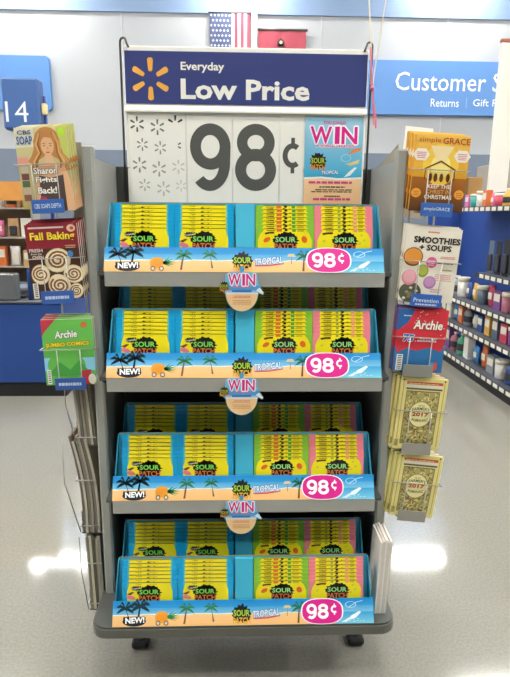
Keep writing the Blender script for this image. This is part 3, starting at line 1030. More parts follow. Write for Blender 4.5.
def art_baking(w, h):
    a = Art(); x = w / 2
    a.rect(-x, x, 0, h, '#4a2a1c', 1)
    a.rect(-x, x, h * .68, h, '#8e2030', 1.2)
    a.stroke([(-x + .01, h - .010), (x - .04, h - .010)], .005, '#d9c9b9', 2)
    a.ell(x - .018, h - .014, .026, .022, '#e6c0a0', 2)
    a.ell(x - .016, h - .014, .012, .010, '#c04a4a', 2.4)
    a.text('Fall Baking', .002, h * .83, w * .86, .030, '#f5d936', 4, .03, 0, 0, '#6a1a20', .05)
    a.text('FRESH', -x + .026, h * .66, .040, .010, '#f0dcd0', 4, .02)
    a.text('OVEN', -x + .030, h * .57, .034, .010, '#f0dcd0', 4, .02)
    a.text('from the', -x + .026, h * .615, .032, .006, '#f0dcd0', 4, .01)
    roll(a, .010, h * .52, .040, 2.0, .4)
    roll(a, -.046, h * .34, .031, 2.2, 1.4)
    roll(a, .008, h * .18, .037, 2.4, 2.2)
    roll(a, .054, h * .33, .031, 2.6, 3.0)
    roll(a, .056, h * .10, .024, 2.8, 1.0)
    a.ell(.050, h * .60, .018, .020, '#4a86c4', 3.6, 14)
    a.bars(.034, x - .006, h * .68, h * .73, 2, '#d9c090', 3, 2)
    a.rect(-x + .004, -x + .020, .004, .050, '#f1efe8', 4)
    for k in range(7):
        a.rect(-x + .007, -x + .017, .008 + k * .006, .011 + k * .006, '#222222', 4.5)
    return a.mesh('cover_print')

def art_comics(w, h):
    a = Art(); x = w / 2
    a.rect(-x, x, 0, h, '#6cc455', 1)
    a.poly([(-x, h), (-x + .045, h), (-x + .012, h - .035), (-x, h - .052)], '#c8394a', 2)
    a.ell(x - .026, h - .018, .020, .018, '#d9703a', 2)
    a.rect(-x, x, h * .22, h * .42, '#8fd0ea', 1.3)
    a.ell(-.010, h * .30, .12, .09, '#6cc455', 1.5)
    a.text('Archie', -.004, h * .78, .070, .024, '#fbfaf4', 4, .03, .06, .1, '#3a6a34', .05)
    a.text('JUMBO COMICS', -.002, h * .62, .136, .017, '#f5df2a', 4, .04, .05, 0, '#8a5a1a', .07)
    a.poly([(x - .05, 0), (x - .01, 0), (x - .014, .05), (x - .044, .046)], '#c8394a', 2)
    a.ell(x - .012, .018, .024, .034, '#f0ead8', 2.2)
    a.poly([(-.06, .045), (-.03, .075), (.0, .05), (.03, .08), (.055, .05), (.055, .03), (-.06, .03)], '#4aa84a', 1.7)
    a.rect(-x + .006, -x + .018, .004, .050, '#f4f2ea', 3)
    for k in range(6):
        a.rect(-x + .008, -x + .016, .008 + k * .007, .011 + k * .007, '#333333', 3.4)
    return a.mesh('cover_print')

def art_grace(w, h):
    a = Art(); x = w / 2
    a.grad(-x, x, h * .45, h, '#f0b02a', '#f2c254', 1)
    a.grad(-x, x, 0, h * .45, '#4a2c14', '#b06a1e', 1)
    a.ell(0, h * .62, .11, .12, '#f7cf4a', 1.4)
    a.ell(0, h * .60, .06, .07, '#fbe88a', 1.7)
    a.poly([(-.035, h * .86), (.035, h * .86), (.012, h * .66), (-.012, h * .66)], '#f6e0a8', 1.8)
    a.text('simple', -.040, h * .925, .066, .017, '#c0542a', 4, .0)
    a.text('GRACE', .040, h * .93, .082, .018, '#b5442a', 4, .01)
    for sx in (-1, 1):
        a.poly([(sx * .062 + .026 * math.cos(R(60 * k)), h * .74 + .020 * math.sin(R(60 * k))) for k in range(6)], '#f6ecd8', 3)
        a.bars(sx * .062 - .015, sx * .062 + .015, h * .74 - .010, h * .74 + .010, 4, '#d06a8a', 3.5, 2)
        a.ell(sx * .066, h * .24, .030, .028, '#f0a83a', 3, 14)
        a.bars(sx * .066 - .010, sx * .066 + .010, h * .24 - .008, h * .24 + .008, 3, '#c0602a', 3.5, 3)
        a.stroke([(sx * .045, h * .42), (sx * .045, h * .56), (0, h * .66)], .003, '#7a4212', 2.5)
    a.stroke([(-.055, h * .54), (0, h * .67), (.055, h * .54)], .003, '#7a4212', 2.5)
    for px in (-.028, -.012, .006, .026):
        a.ell(px, h * .45, .012, .026, '#6a3210', 2.6, 10)
    a.text('KEEP THE', .002, h * .335, .070, .012, '#f4e6cc', 4, .02)
    a.text('CHRIST IN', .002, h * .265, .074, .012, '#e0a060', 4, .02)
    a.text('CHRISTMAS', .002, h * .195, .084, .013, '#f4e6cc', 4, .02)
    return a.mesh('cover_print')

def art_smoothies(w, h):
    a = Art(); x = w / 2
    a.rect(-x, x, 0, h, '#f0e8d6', 1)
    a.bars(-.020, .020, h - .016, h - .010, 1, '#e07a6a', 2, 1, .8)
    a.text('SMOOTHIES', .012, h * .835, w * .84, .020, '#24221f', 3, .04)
    a.text('+ SOUPS', .010, h * .735, w * .58, .019, '#24221f', 3, .04)
    a.ell(-.056, h * .60, .062, .058, '#7a4a24', 2, 22)
    a.ell(-.056, h * .605, .056, .050, '#e89a3c', 2.4, 22)
    a.ell(.004, h * .54, .034, .034, '#e05a90', 2.2, 16)
    a.bars(-.010, .016, h * .54 - .009, h * .54 + .010, 3, '#f7dcea', 2.6, 2)
    a.ell(-.020, h * .42, .036, .040, '#9aa83a', 2.4, 18)
    a.ell(-.020, h * .43, .028, .030, '#b9c455', 2.6, 18)
    a.ell(-.060, h * .32, .048, .048, '#e08aa0', 2.2, 18)
    a.ell(-.060, h * .33, .040, .038, '#eeb0b8', 2.4, 18)
    a.ell(.006, h * .27, .040, .040, '#b079b0', 2.2, 18)
    a.ell(.006, h * .28, .032, .030, '#c796c2', 2.4, 18)
    a.ell(-.052, h * .12, .070, .064, '#5a5a48', 2, 22)
    rd = random.Random(3)
    for k in range(22):
        t, q = rd.uniform(0, 6.28), rd.uniform(0, .026)
        a.ell(-.052 + q * math.cos(t), h * .12 + q * math.sin(t), .011, .008, rd.choice(['#c9c2a4', '#8a8a5a', '#e2dcc6', '#4a5a34', '#9a7a5a']), 2.6, 8)
    a.bars(.028, x - .010, h * .60, h * .64, 2, '#d8604a', 2, 4)
    a.bars(.018, x - .010, h * .53, h * .57, 1, '#33302c', 2, 5)
    a.bars(.034, x - .012, h * .44, h * .47, 1, '#a89a2a', 2, 6)
    a.bars(.020, x - .012, h * .30, h * .40, 4, '#e0969a', 2, 7)
    a.bars(.010, .048, h * .14, h * .20, 2, '#e0969a', 2, 8)
    return a.mesh('cover_print')

def art_anniversary(w, h):
    a = Art(); x = w / 2
    a.grad(-x, x, 0, h * .55, '#2a6ea8', '#2a78b0', 1)
    a.poly([(-x, h * .42), (-x + .01, h * .30), (-x + .04, h * .38), (-.01, h * .34), (.03, h * .40), (x - .01, h * .34), (x, h * .5), (x, h), (-x + .055, h), (-x + .03, h * .78), (-x, h * .62)], '#d8323e', 1.4)
    a.poly([(-x, h), (-x + .055, h), (-x + .034, h * .78), (-x, h * .64)], '#2a66a8', 1.6)
    rd = random.Random(8)
    for k in range(26):
        a.ell(rd.uniform(-x + .05, x - .004), rd.uniform(h * .46, h - .004), .005, .004, '#f2b8b4', 2, 6)
    a.bars(-x + .018, -x + .046, h - .024, h - .016, 1, '#cfe2f2', 2, 1)
    a.text('Archie', .020, h * .76, .094, .030, '#fdf6e6', 4, .03, 0, .1, '#8a1a24', .05)
    a.text('75', -.040, h * .54, .034, .024, '#2f6fb4', 4, .04, 0, .15, '#cfe0ee', .05)
    a.bars(-.012, .056, h * .49, h * .58, 2, '#e6e0e0', 4, 3, .6)
    a.rect(-x + .010, -x + .030, .004, .056, '#f4f2ea', 3)
    for k in range(8):
        a.rect(-x + .013, -x + .027, .008 + k * .006, .011 + k * .006, '#333333', 3.4)
    for px, c in ((.046, '#3fa0c8'), (.058, '#d8503a')):
        a.ell(px, .02, .014, .03, c, 2, 10)
    return a.mesh('cover_print')

def art_almanac(w, h):
    a = Art(); x = w / 2
    a.rect(-x, x, 0, h, '#efe08f', 1)
    a.rect(-x + .020, x - .016, h - .022, h - .013, '#c8542e', 2)
    a.bars(-x + .024, x - .020, h - .020, h - .015, 1, '#f4dcb8', 2.5, 1)
    a.rect(-x + .020, x - .016, h - .034, h - .024, '#e8e2cc', 2)
    a.rect(-x + .020, x - .016, h - .040, h - .034, '#5f5a55', 2)
    x0, x1, z0, z1 = -x + .022, x - .022, h * .08, h - .044
    a.rect(x0, x1, z0, z1, '#b3a765', 1.6)
    for fx0, fx1, fz0, fz1 in ((x0, x1, z1 - .003, z1), (x0, x1, z0, z0 + .003)):
        a.rect(fx0, fx1, fz0, fz1, '#6e6a3a', 3)
    for fx in (x0, x1 - .002):
        a.rect(fx, fx + .002, z0, z1, '#6e6a3a', 3)
    rd = random.Random(5)
    for k in range(300):
        px, pz = rd.uniform(x0 + .004, x1 - .004), rd.uniform(z0 + .004, z1 - .004)
        a.ell(px, pz, rd.uniform(.007, .016), rd.uniform(.003, .007), rd.choice(['#d9cd84', '#7c7a3e', '#8a5a3c', '#e5d890', '#5f6a3a', '#a08a4a']), 2 + .002 * k, 6, rd.uniform(0, 3.1))
    for s in (-1, 1):
        a.stroke([(s * (x - .010), .012), (s * (x - .010), h - .012)], .0016, '#8a8448', 2)
        a.ell(s * (x - .010), h - .008, .007, .006, '#4a4a2a', 2.2, 8)
    a.ell(0, h * .50, .080, .092, '#8d8242', 3, 26)
    a.ell(0, h * .50, .074, .086, '#f2e8a8', 3.4, 26)
    a.text('THE OLD', 0, h * .50 + .030, .022, .005, '#5a5230', 4, .01)
    a.text("FARMER'S", 0, h * .50 + .016, .058, .011, '#3f5a3a', 4, .02, arc=.004)
    a.text('2017', 0, h * .50, .056, .014, '#c8502a', 4, .04)
    a.text('ALMANAC', 0, h * .50 - .017, .054, .010, '#3f5a3a', 4, .02, arc=-.004)
    a.rect(-x + .003, -x + .017, .010, .034, '#c9bd76', 3)
    for k in range(5):
        a.rect(-x + .005, -x + .015, .012 + k * .0042, .0142 + k * .0042, '#77703a', 3.4)
    return a.mesh('cover_print')

# racks: one wire rack each side of the display, pockets hooked on it
COPY = ['front', 'second', 'third', 'fourth', 'fifth']
def pocket(rackobj, x, z, w, h, depth, plate, plate_hex, plate_text=None, ry=0.0, wire_h=.55, yf=-.035):
    """a wire pocket: ledge under the magazines, label plate, hoop across the front and two uprights"""
    p = empty('pocket', (x, yf, z))
    p.parent = rackobj
    p.rotation_euler = (0, ry, 0)
    W = w / 2 + .010
    f = -.006
    hz = h * wire_h
    MB().tube([(-W, depth + .012, hz), (-W, f, hz), (W, f, hz), (W, depth + .012, hz)], .0018, 6).build('hoop', M_WIRE, p)
    for s in (-1, 1):
        MB().tube([(s * .036, f - .001, hz), (s * .036, f - .001, .0), (s * .036, f, -.0045), (s * .036, depth + .010, -.0045), (s * .036, depth + .012, h * .95)], .0018, 6).build('upright', M_WIRE, p)
    MB().cbox(-.052, .052, f + .002, depth + .004, -.004, -.0005, .0008).build('ledge', M_STEEL_D, p)
    pl = MB().cbox(-plate / 2, plate / 2, f - .0055, f - .0032, -.014, .026, .0006).build('label_plate', mat('plate_' + plate_hex.strip('#'), plate_hex, .35, 0, .05, 20), p)
    if plate_text:
        a = Art()
        if plate_text == '~':
            a.bars(-plate * .4, plate * .4, .001, .013, 1, '#b9cce8', 1, 3, .8)
        else:
            a.text(plate_text, 0, .007, plate * .82, .013, '#dbe6f4', 1, .01)
        if plate_text == 'Prevention':
            a.bars(-plate * .36, plate * .36, -.009, -.003, 1, '#c6d6ec', 1, 4, .8)
        a.build('plate_print', pl, (0, f - .0056, 0))
    return p

rackL = empty('magazine_rack', (-.56, .02, .30))
tag(rackL, 'chrome wire magazine rack with pockets on the left side of the display', 'magazine rack', 'magazine racks')
rackR = empty('magazine_rack', (.56, .02, .30))
tag(rackR, 'chrome wire magazine rack with pockets on the right side of the display', 'magazine rack', 'magazine racks')
for rk, s in ((rackL, -1), (rackR, 1)):
    for dx in (-.035, .045):
        MB().tube([(dx, .03, .76 if s < 0 else .30), (dx, .03, 1.44)], .003, 8).build('rack_wire', M_WIRE, rk)
    for z in ((.34, .62, 1.16, 1.42) if s > 0 else (.80, 1.16, 1.42)):
        MB().tube([(.047 if s > 0 else -.037, .03, z), (-s * .072, .03, z), (-s * .072, .004, z)], .0028, 6).build('arm', M_WIRE, rk)

def stack(rk, key, name, label, cat, art, spine, x, z, w, h, n, t, ry, off, plate, plate_hex, plate_text, wire_h=.55, yf=-.035):
    depth = n * t
    me = art(w, h)
    # pocket local to the rack
    p = pocket(rk, x - rk.location.x, z - rk.location.z, w, h, depth, plate, plate_hex, plate_text, ry, wire_h, yf - rk.location.y)
    for k in range(n):
        magazine(name, '%s copy of the %s' % (COPY[k], label), cat, w, h, t - .0006, me, spine, label,
                 (x + off * k, yf + k * t, z + .0005 + (.004 * k if k else 0)), 0, ry)

stack(rackL, 'soap', 'digest_magazine', 'soap digest with long-haired woman, top left pocket', 'magazine', art_soap, '#c4b06a', -.587, 1.615, .150, .230, 4, .011, R(-3), .004, .095, '#3c68b2', 'CBS SOAPS DEPTH')
stack(rackL, 'bake', 'digest_magazine', 'cinnamon-roll baking magazine, middle left pocket', 'magazine', art_baking, '#cfc8ba', -.576, 1.343, .156, .226, 5, .009, R(-3), .003, .100, '#3a62ac', '~')
stack(rackL, 'comic', 'comic_digest', 'green comic digest, third left pocket', 'comic', art_comics, '#d8cfc0', -.554, 1.066, .158, .212, 4, .010, R(-1.5), .002, .098, '#34589e', '~')
stack(rackR, 'grace', 'digest_magazine', 'golden nativity digest, top right pocket', 'magazine', art_grace, '#d8a24a', .578, 1.615, .166, .222, 4, .011, R(2.5), -.005, .098, '#3c68b2', 'simpleGRACE')
stack(rackR, 'smooth', 'digest_magazine', 'cream smoothies and soups digest, second right pocket', 'magazine', art_smoothies, '#e4dccb', .566, 1.337, .174, .230, 3, .010, R(4), -.002, .098, '#3466b8', 'Prevention')
stack(rackR, 'anniv', 'comic_digest', 'red starry comic digest, third right pocket', 'comic', art_anniversary, '#c8323e', .556, 1.108, .162, .205, 3, .011, R(3), -.006, .098, '#8a8a82', None, .56)
stack(rackR, 'alm', 'almanac', 'yellow 2017 almanac in upper almanac pocket', 'almanac', art_almanac, '#e6d88a', .570, .838, .156, .248, 4, .010, R(4), -.011, .098, '#9a978c', None, .55)
stack(rackR, 'alm', 'almanac', 'yellow 2017 almanac in lower almanac pocket', 'almanac', art_almanac, '#e6d88a', .572, .592, .152, .226, 4, .010, R(6), -.012, .098, '#9a978c', None, .55)

# magazines filed sideways in the lower pockets, seen from the edge
def bent(w_y, h, t, bow, lean, name='page_block', m=None, dy=0.0):
    """a magazine on its spine, bowed in height; origin at the bottom front corner"""
    mb = MB()
    n = 8
    left, right = [], []
    for k in range(n + 1):
        q = k / n
        x = lean * q * h + bow * math.sin(math.pi * q)
        left.append((x, q * h)); right.append((x + t, q * h))
    mb.slab(left + right[::-1], 0, w_y)
    return mb.mesh(name, m or M_PAPER)
EDGE_COL = ['#b8b0a0', '#7a7568', '#a39a89', '#8d8474', '#c2baa9', '#746e5f']
def side_pocket(rk, s, x, z, y, ys, hs, n, t, bow, lean, where, hoop, seed, cols=EDGE_COL, cat='magazine', plate=True, drop=0.0):
    rd = random.Random(seed)
    xx = x
    for k in range(n):
        hx = cols[k % len(cols)]
        h = hs * rd.uniform(.94, 1.0)
        e = empty('large_magazine', (xx, y + rd.uniform(0, .006), z))
        tag(e, '%s %s' % (['outermost', 'second outermost', 'third', 'fourth', 'fifth', 'innermost'][k] if s < 0 else ['innermost', 'second', 'third', 'fourth', 'fifth', 'outermost'][k], where), cat, where)
        c = hx.strip('#')
        pm = mat('edge_' + c, hx, .8, 0, .12, 120)
        link('page_block', bent(ys, h, t * .82, bow, lean, m=pm), e)
        cm = mat('cover_side_' + ('#7a4a3a', '#4a5a6a', '#8a7a5a')[k % 3].strip('#'), ('#7a4a3a', '#4a5a6a', '#8a7a5a')[k % 3], .4)
        c_ = link('cover', bent(ys - .004, h - .001, t * .08, bow, lean, 'cover', cm), e, (t * .84, .002, 0))
        xx += t
    x0, x1 = x - .006, xx + .006
    p = empty('side_pocket', (0 - rk.location.x, 0 - rk.location.y, 0 - rk.location.z))
    p.parent = rk
    for hz in hoop:
        dx = lean * hz + bow * math.sin(math.pi * hz / hs)
        outer = x0 + dx if s < 0 else x1 + dx
        inner = (xx + dx + .002) if s < 0 else (x + dx - .004)
        MB().tube([(inner, y - .006, z + hz), (outer, y - .008, z + hz), (outer, y + ys * .9, z + hz), (inner, y + ys + .008, z + hz)], .002, 6).build('hoop', M_WIRE, p)
    outer = x0 if s < 0 else x1
    top = hs * .98
    dxt = lean * top - .012 if s < 0 else lean * top + .010
    MB().tube([(outer, y - .008, z + .01), (outer + dxt, y - .008, z + top * .55), (outer + dxt, y - .008, z + top)], .002, 6).build('upright', M_WIRE, p)
    MB().tube([(outer, y + ys * .8, z + .01), (outer + dxt, y + ys * .8, z + top * .55), (outer + dxt, y + ys * .8, z + top)], .002, 6).build('upright', M_WIRE, p)
    MB().box(min(x0, x1), max(x0, x1), y + .004, y + ys * .9, z - .005, z - .001).build('ledge', M_STEEL_D, p)
    if plate:
        MB().prism([(y + .02, z), (y + .12, z), (y + .12, z + .07), (y + .02, z + .07)], outer - .003 * s - .0008 - .004, outer - .003 * s - .004 + .0008).build('label_plate', mat('plate_grey', '#8c8a82', .4, .2), p)

side_pocket(rackL, -1, -.553, .845, .0, .20, .265, 6, .0100, .0, -.06, 'big magazine on edge, upper side pocket left of rack', (.03, ), 1)
side_pocket(rackL, -1, -.558, .520, .0, .20, .355, 6, .0100, .012, -.09, 'big magazine on edge, middle side pocket left of rack', (.03, .20), 2, EDGE_COL[::-1])
side_pocket(rackL, -1, -.547, .215, .0, .20, .300, 5, .0102, .0, -.02, 'big magazine on edge, lowest side pocket left of rack', (.03, .19), 3, ['#8f8a7c', '#d8cfae', '#5a5850', '#b5ad9c', '#9a917e'])
WHT = ['#e6e0d6', '#dcd4c8', '#eae5da', '#d9d1c6', '#e3ddd2']
for k in range(5):
    e = empty('paperback', (.4375 + k * .0078, -.140, BASE_Z + .0006))
    tag(e, '%s white paperback standing on the base beside the bottom tray' % ['innermost', 'second', 'third', 'fourth', 'outermost'][k], 'paperback', 'white paperbacks on the base')
    link('page_block', bent(.112, .265 + .004 * (k % 3), .0066, 0, .03, m=mat('edge_' + WHT[k].strip('#'), WHT[k], .8, 0, .1, 150)), e)
    link('cover', bent(.110, .264, .0006, 0, .03, 'cover', mat('cover_tan', '#a98f76', .4)), e, (.0068, .001, 0))

# grey leaflet sleeves sticking up behind the top magazines
lf = empty('leaflet', (.505, .06, 1.60))
tag(lf, 'plain white leaflet sticking up behind the golden digest', 'leaflet')
MB().box(-.02, .07, 0, .0016, 0, .285, Matrix.Rotation(R(5), 4, 'Y') @ Matrix.Rotation(R(-8), 4, 'X')).build('sheet', M_WHITE, lf)
lf = empty('brochure_sleeve', (.472, .16, 1.62))
tag(lf, 'creased beige brochure sleeve hung on the right side panel top', 'brochure')
mb = MB()
mb.add([(0, -.12, .20), (0, .10, .155), (0, .12, .06), (0, -.12, .06), (.003, -.12, .20), (.003, .10, .155), (.003, .12, .06), (.003, -.12, .06)], [(0, 1, 2, 3), (7, 6, 5, 4), (0, 4, 5, 1), (1, 5, 6, 2), (2, 6, 7, 3), (3, 7, 4, 0)])
mb.build('sleeve', mat('beige_sleeve', '#a89c84', .5, 0, .25, 25), lf)
lf = empty('brochure_sleeve', (-.500, .03, 1.55))
tag(lf, 'grey brochure sleeve behind the soap digest on the left post', 'brochure')
mb = MB().box(-.034, -.001, 0, .012, 0, .262).build('sleeve', mat('grey_sleeve', '#8e897c', .5, 0, .2, 25), lf)

# ------------------------------------------------------------------ background: signs and flags on the far wall
def wall_sign(x0, x1, z0, z1, y, label, m=M_SIGNBLUE):
    t = empty('wall_sign', ((x0 + x1) / 2, y, z0))
    tag(t, label, 'sign')
    w, h, r = (x1 - x0) / 2, z1 - z0, .07
    pts = []
    for cx, cz, a0 in ((-w + r, r, 180), (w - r, r, 270), (w - r, h - r, 0), (-w + r, h - r, 90)):
        for k in range(5):
            tt = R(a0 + 22.5 * k)
            pts.append((cx + r * math.cos(tt), cz + r * math.sin(tt)))
    MB().slab(pts, 0, WY - .0 - y).build('panel', m, t)
    return t, w, h
t, w, h = wall_sign(2.70, 7.20, 3.74, 4.815, WY - .12, 'long blue customer desk sign with white letters on the far wall')
a = Art(.004)
a.text('Customer Service', 5.065 - 4.95, .665, 3.45, .37, '#f2f5f8', 1, .004)
a.build('large_lettering', t, (0, -.003, 0))
a = Art(.004)
a.text('Returns', 4.43 - 4.95, .245, .61, .165, '#e8eef6', 1, .006)
a.build('small_lettering', t, (0, -.003, 0))
a = Art(.004)
a.rect(4.895 - 4.95, 4.905 - 4.95, .15, .36, '#9fc0e8', 1)
a.build('rule_mark', t, (0, -.003, 0))
a = Art(.004)
a.text('Gift Registry', 5.62 - 4.95, .235, 1.16, .19, '#e8eef6', 1, .006)
a.build('small_lettering', t, (0, -.003, 0))
wall_sign(-5.9, -3.90, 3.72, 4.775, WY - .12, 'plain light blue sign on the far wall behind lane 14')

fl = empty('national_flag', (-.58, WY - .07, 3.6))
tag(fl, 'star and stripe flag hung upright on the far wall above the sign', 'flag')
def cloth(x0, x1, z0, z1, m, name, parent, amp=.012, n=24, ph=0.0):
    mb = MB(); vs, fs = [], []
    for k in range(n + 1):
        x = x0 + (x1 - x0) * k / n
        y = amp * math.sin(x * 17 + ph)
        vs += [(x, y - .003, z0), (x, y - .003, z1), (x, y + .003, z1), (x, y + .003, z0)]
    for k in range(n):
        for j in range(4):
            fs.append((k * 4 + j, k * 4 + (j + 1) % 4, k * 4 + 4 + (j + 1) % 4, k * 4 + 4 + j))
    fs += [(3, 2, 1, 0), (n * 4, n * 4 + 1, n * 4 + 2, n * 4 + 3)]
    mb.add(vs, fs, False)
    return mb.build(name, m, parent)
FW = .835
for k in range(13):
    x0 = FW * k / 13
    top = 2.06 if k >= 7 else 1.2
    cloth(x0, x0 + FW / 13, 0, top, mat('flag_red', '#b8425a', .7) if k % 2 == 0 else mat('flag_white', '#dfd9cf', .7), 'stripe', fl, .010, 4)
canton = cloth(0, FW * 7 / 13, 1.2, 2.06, mat('flag_blue', '#4a5678', .7), 'canton', fl, .010, 14)
for r_ in range(9):
    n_ = 6 if r_ % 2 == 0 else 5
    for c_ in range(n_):
        cx = .035 + (c_ + (0 if n_ == 6 else .5)) * .0755
        cz = 1.25 + r_ * .095
        pts = []
        for q in range(10):
            rr = .030 if q % 2 == 0 else .012
            pts.append((cx + rr * math.sin(q * math.pi / 5), cz + rr * math.cos(q * math.pi / 5)))
        Art(.004).poly(pts, '#d9dce6', 1).build('star', canton, (0, -.013, 0))
MB().tube([(-.03, 0, 2.07), (FW + .01, 0, 2.07)], .012, 8).build('rod', M_STEEL_D, fl)

rf = empty('red_banner', (.43, WY - .07, 3.75))
tag(rf, 'plain red banner with small dark emblem on dark rod beside the flag', 'banner')
cloth(0, .99, 0, 1.60, mat('banner_red', '#a84454', .7, 0, .1, 3), 'cloth', rf, .008, 20)
MB().tube([(-.02, 0, 1.615), (1.02, 0, 1.615)], .024, 8).build('rod', mat('rod_dark', '#4a463f', .5), rf)
a = Art(.004)
a.ell(.47, 1.36, .15, .15, '#5a4038', 1, 16)
a.poly([(.38, 1.28), (.47, 1.46), (.56, 1.28)], '#5a4038', 1)
a.ell(.47, 1.37, .07, .07, '#c9bda4', 2, 12)
a.build('emblem_print', rf, (0, -.016, 0))

# ------------------------------------------------------------------ lane 14 checkout on the left
ls = empty('lane_sign', (-1.89, 4.0, 0))
tag(ls, 'dark blue lane 14 sign box on a slim blue pole', 'sign')
box = MB().cbox(-.37, -.015, -.01, .14, 2.385, 2.855, .02).build('sign_box', mat('lane_blue', '#41659f', .4, 0, .06, 6), ls)
a = Art(.002)
a.text('14', -.232, 2.548, .215, .185, '#e6ecf4', 1, -.004)
a.build('lane_number', box, (0, -.0105, 0))
MB().tube([(.015, .06, .87), (.015, .06, 2.70)], .018, 10).build('pole', M_BLUE, ls)
MB().cbox(-.012, .036, .02, .08, 2.53, 2.635, .01).build('lane_lamp', mat('cream_lamp', '#ecd9a0', .4), ls)
MB().box(-.03, .05, .02, .10, .868, .88).build('foot', M_BLACK, ls)

ck = empty('checkout_counter', (-2.3, 3.06, 0))
tag(ck, 'blue checkout counter with black kick plate and grey belt', 'counter')
MB().box(-1.2, .77, .0, 1.15, .13, .845, ch=.01).build('body', M_BLUE, ck)
MB().box(-1.19, .75, .03, 1.13, 0, .13).build('kick_plate', M_BLACK, ck)
MB().box(-1.22, .79, -.02, 1.17, .845, .868, ch=.006).build('worktop', mat('counter_grey', '#5b6068', .4), ck)
MB().cbox(-1.2, .42, .12, .62, .869, .90, .01).build('belt', M_BLACK, ck)
MB().cbox(-1.2, .40, -.02, .08, .869, 1.10, .012).build('side_guard', mat('guard_grey', '#6a6d70', .35, .3), ck)
MB().tube([(.50, .04, .868), (.50, .04, 1.12), (.56, .04, 1.16), (.62, .04, 1.12), (.62, .04, .868)], .022, 8).build('bumper', M_BLUE, ck)

cr = empty('impulse_rack', (-2.2, 3.50, .869))
tag(cr, 'small grey wire shelf of snacks standing on the checkout counter', 'rack')
for z in (.26, .52, .78):
    MB().box(-.55, .36, -.10, .10, z - .012, z).build('shelf', mat('shelf_beige', '#a79f92', .5), cr)
for x in (-.54, .35):
    MB().box(x - .008, x + .008, -.10, .10, 0, 1.02).build('upright', M_STEEL, cr)
MB().box(-.55, .36, .10, .106, .10, 1.02).build('back_sheet', mat('back_tan', '#a08a70', .6), cr)
MB().cbox(-.55, .36, -.11, -.104, .84, 1.0, .002).build('header_strip', mat('orange_header', '#d9964a', .5, 0, .15, 8), cr)

# ---- small goods: a few real package shapes
def pouch_mesh(w, h, t, m):
    mb = MB(); n = 6
    vs, fs = [], []
    for k in range(n + 1):
        q = k / n
        th = t * (math.sin(math.pi * q) ** .6 * .5 + .01)
        ww = w / 2 * (1 - .06 * math.sin(math.pi * q))
        for px, py in ((-ww, 0), (-ww * .5, -th), (ww * .5, -th), (ww, 0), (ww * .5, th), (-ww * .5, th)):
            vs.append((px, py, h * q))
    for k in range(n):
        for j in range(6):
            fs.append((k * 6 + j, k * 6 + (j + 1) % 6, k * 6 + 6 + (j + 1) % 6, k * 6 + 6 + j))
    fs += [tuple(range(5, -1, -1)), tuple(n * 6 + j for j in range(6))]
    mb.add(vs, fs, True)
    return mb.mesh('pouch', m)
GOODS = ['#c8405a', '#3f86c4', '#e0b04a', '#4aa07a', '#d8d4ca', '#7a4a8a', '#d8733a', '#5a6a78', '#e6e2da', '#2f4f8a', '#b06a7a', '#8a8f94']
GNAME = {'#c8405a': 'red', '#3f86c4': 'sky blue', '#e0b04a': 'golden', '#4aa07a': 'green', '#d8d4ca': 'pale grey', '#7a4a8a': 'purple', '#d8733a': 'orange', '#5a6a78': 'slate', '#e6e2da': 'white', '#2f4f8a': 'navy', '#b06a7a': 'dusty pink', '#8a8f94': 'grey',
         '#e0709a': 'pink', '#2fa39a': 'teal', '#b9925a': 'tan', '#2a2a2c': 'black', '#c9a070': 'kraft'}
def good(kind, hx, loc, rz, s, where, group):
    name = {'pouch': 'snack_pouch', 'bottle': 'bottle', 'carton': 'carton', 'tub': 'tub', 'hang': 'hanging_pack'}[kind]
    word = {'pouch': 'pouch', 'bottle': 'bottle', 'carton': 'carton', 'tub': 'lidded tub', 'hang': 'carded pack'}[kind]
    t = empty(name, loc, rz)
    tag(t, '%s %s %s' % (GNAME[hx], word, where), name.replace('_', ' '), group)
    m = mat('pack_' + hx.strip('#'), hx, .4, 0, .12, 40)
    lab = mat('label_pale', '#e8e0cc', .5, 0, .1, 60)
    dark = mat('label_dark', '#33343a', .5, 0, .1, 60)
    w, h = s
    if kind == 'pouch':
        link('pouch', pouch_mesh(w, h, w * .35, m), t)
        MB().box(-w * .28, w * .28, -w * .19, -w * .165, h * .35, h * .65, ch=.002).build('label', lab, t)
    elif kind == 'bottle':
        MB().lathe([(w * .42, 0), (w * .46, h * .04), (w * .46, h * .6), (w * .38, h * .74), (w * .17, h * .84), (w * .17, h * .9)], n=12).build('bottle_body', m, t)
        MB().lathe([(w * .2, h * .9), (w * .2, h), (w * .16, h * 1.01)], n=12).build('cap', lab, t)
        MB().lathe([(w * .47, h * .2), (w * .475, h * .22), (w * .475, h * .5), (w * .47, h * .52)], n=12).build('label', dark, t)
    elif kind == 'tub':
        MB().lathe([(w * .40, 0), (w * .46, h * .05), (w * .5, h * .8)], n=14).build('tub_body', m, t)
        MB().lathe([(w * .53, h * .8), (w * .53, h * .97), (w * .48, h)], n=14).build('lid', lab, t)
    elif kind == 'hang':
        MB().box(-w / 2, w / 2, 0, .004, 0, h, ch=.001).build('backing_card', m, t)
        MB().cbox(-w * .36, w * .36, -w * .22, -.0005, h * .08, h * .6, w * .08).build('blister', dark, t)
    else:
        MB().cbox(-w / 2, w / 2, -w * .3, w * .3, 0, h, .002).build('carton_body', m, t)
        MB().box(-w * .4, w * .4, -w * .3 - .0015, -w * .3 - .0003, h * .45, h * .85).build('label', lab, t)
        MB().box(-w * .47, w * .47, -w * .28, w * .28, h + .0004, h + .0022).build('top_flap', m, t)
    return t

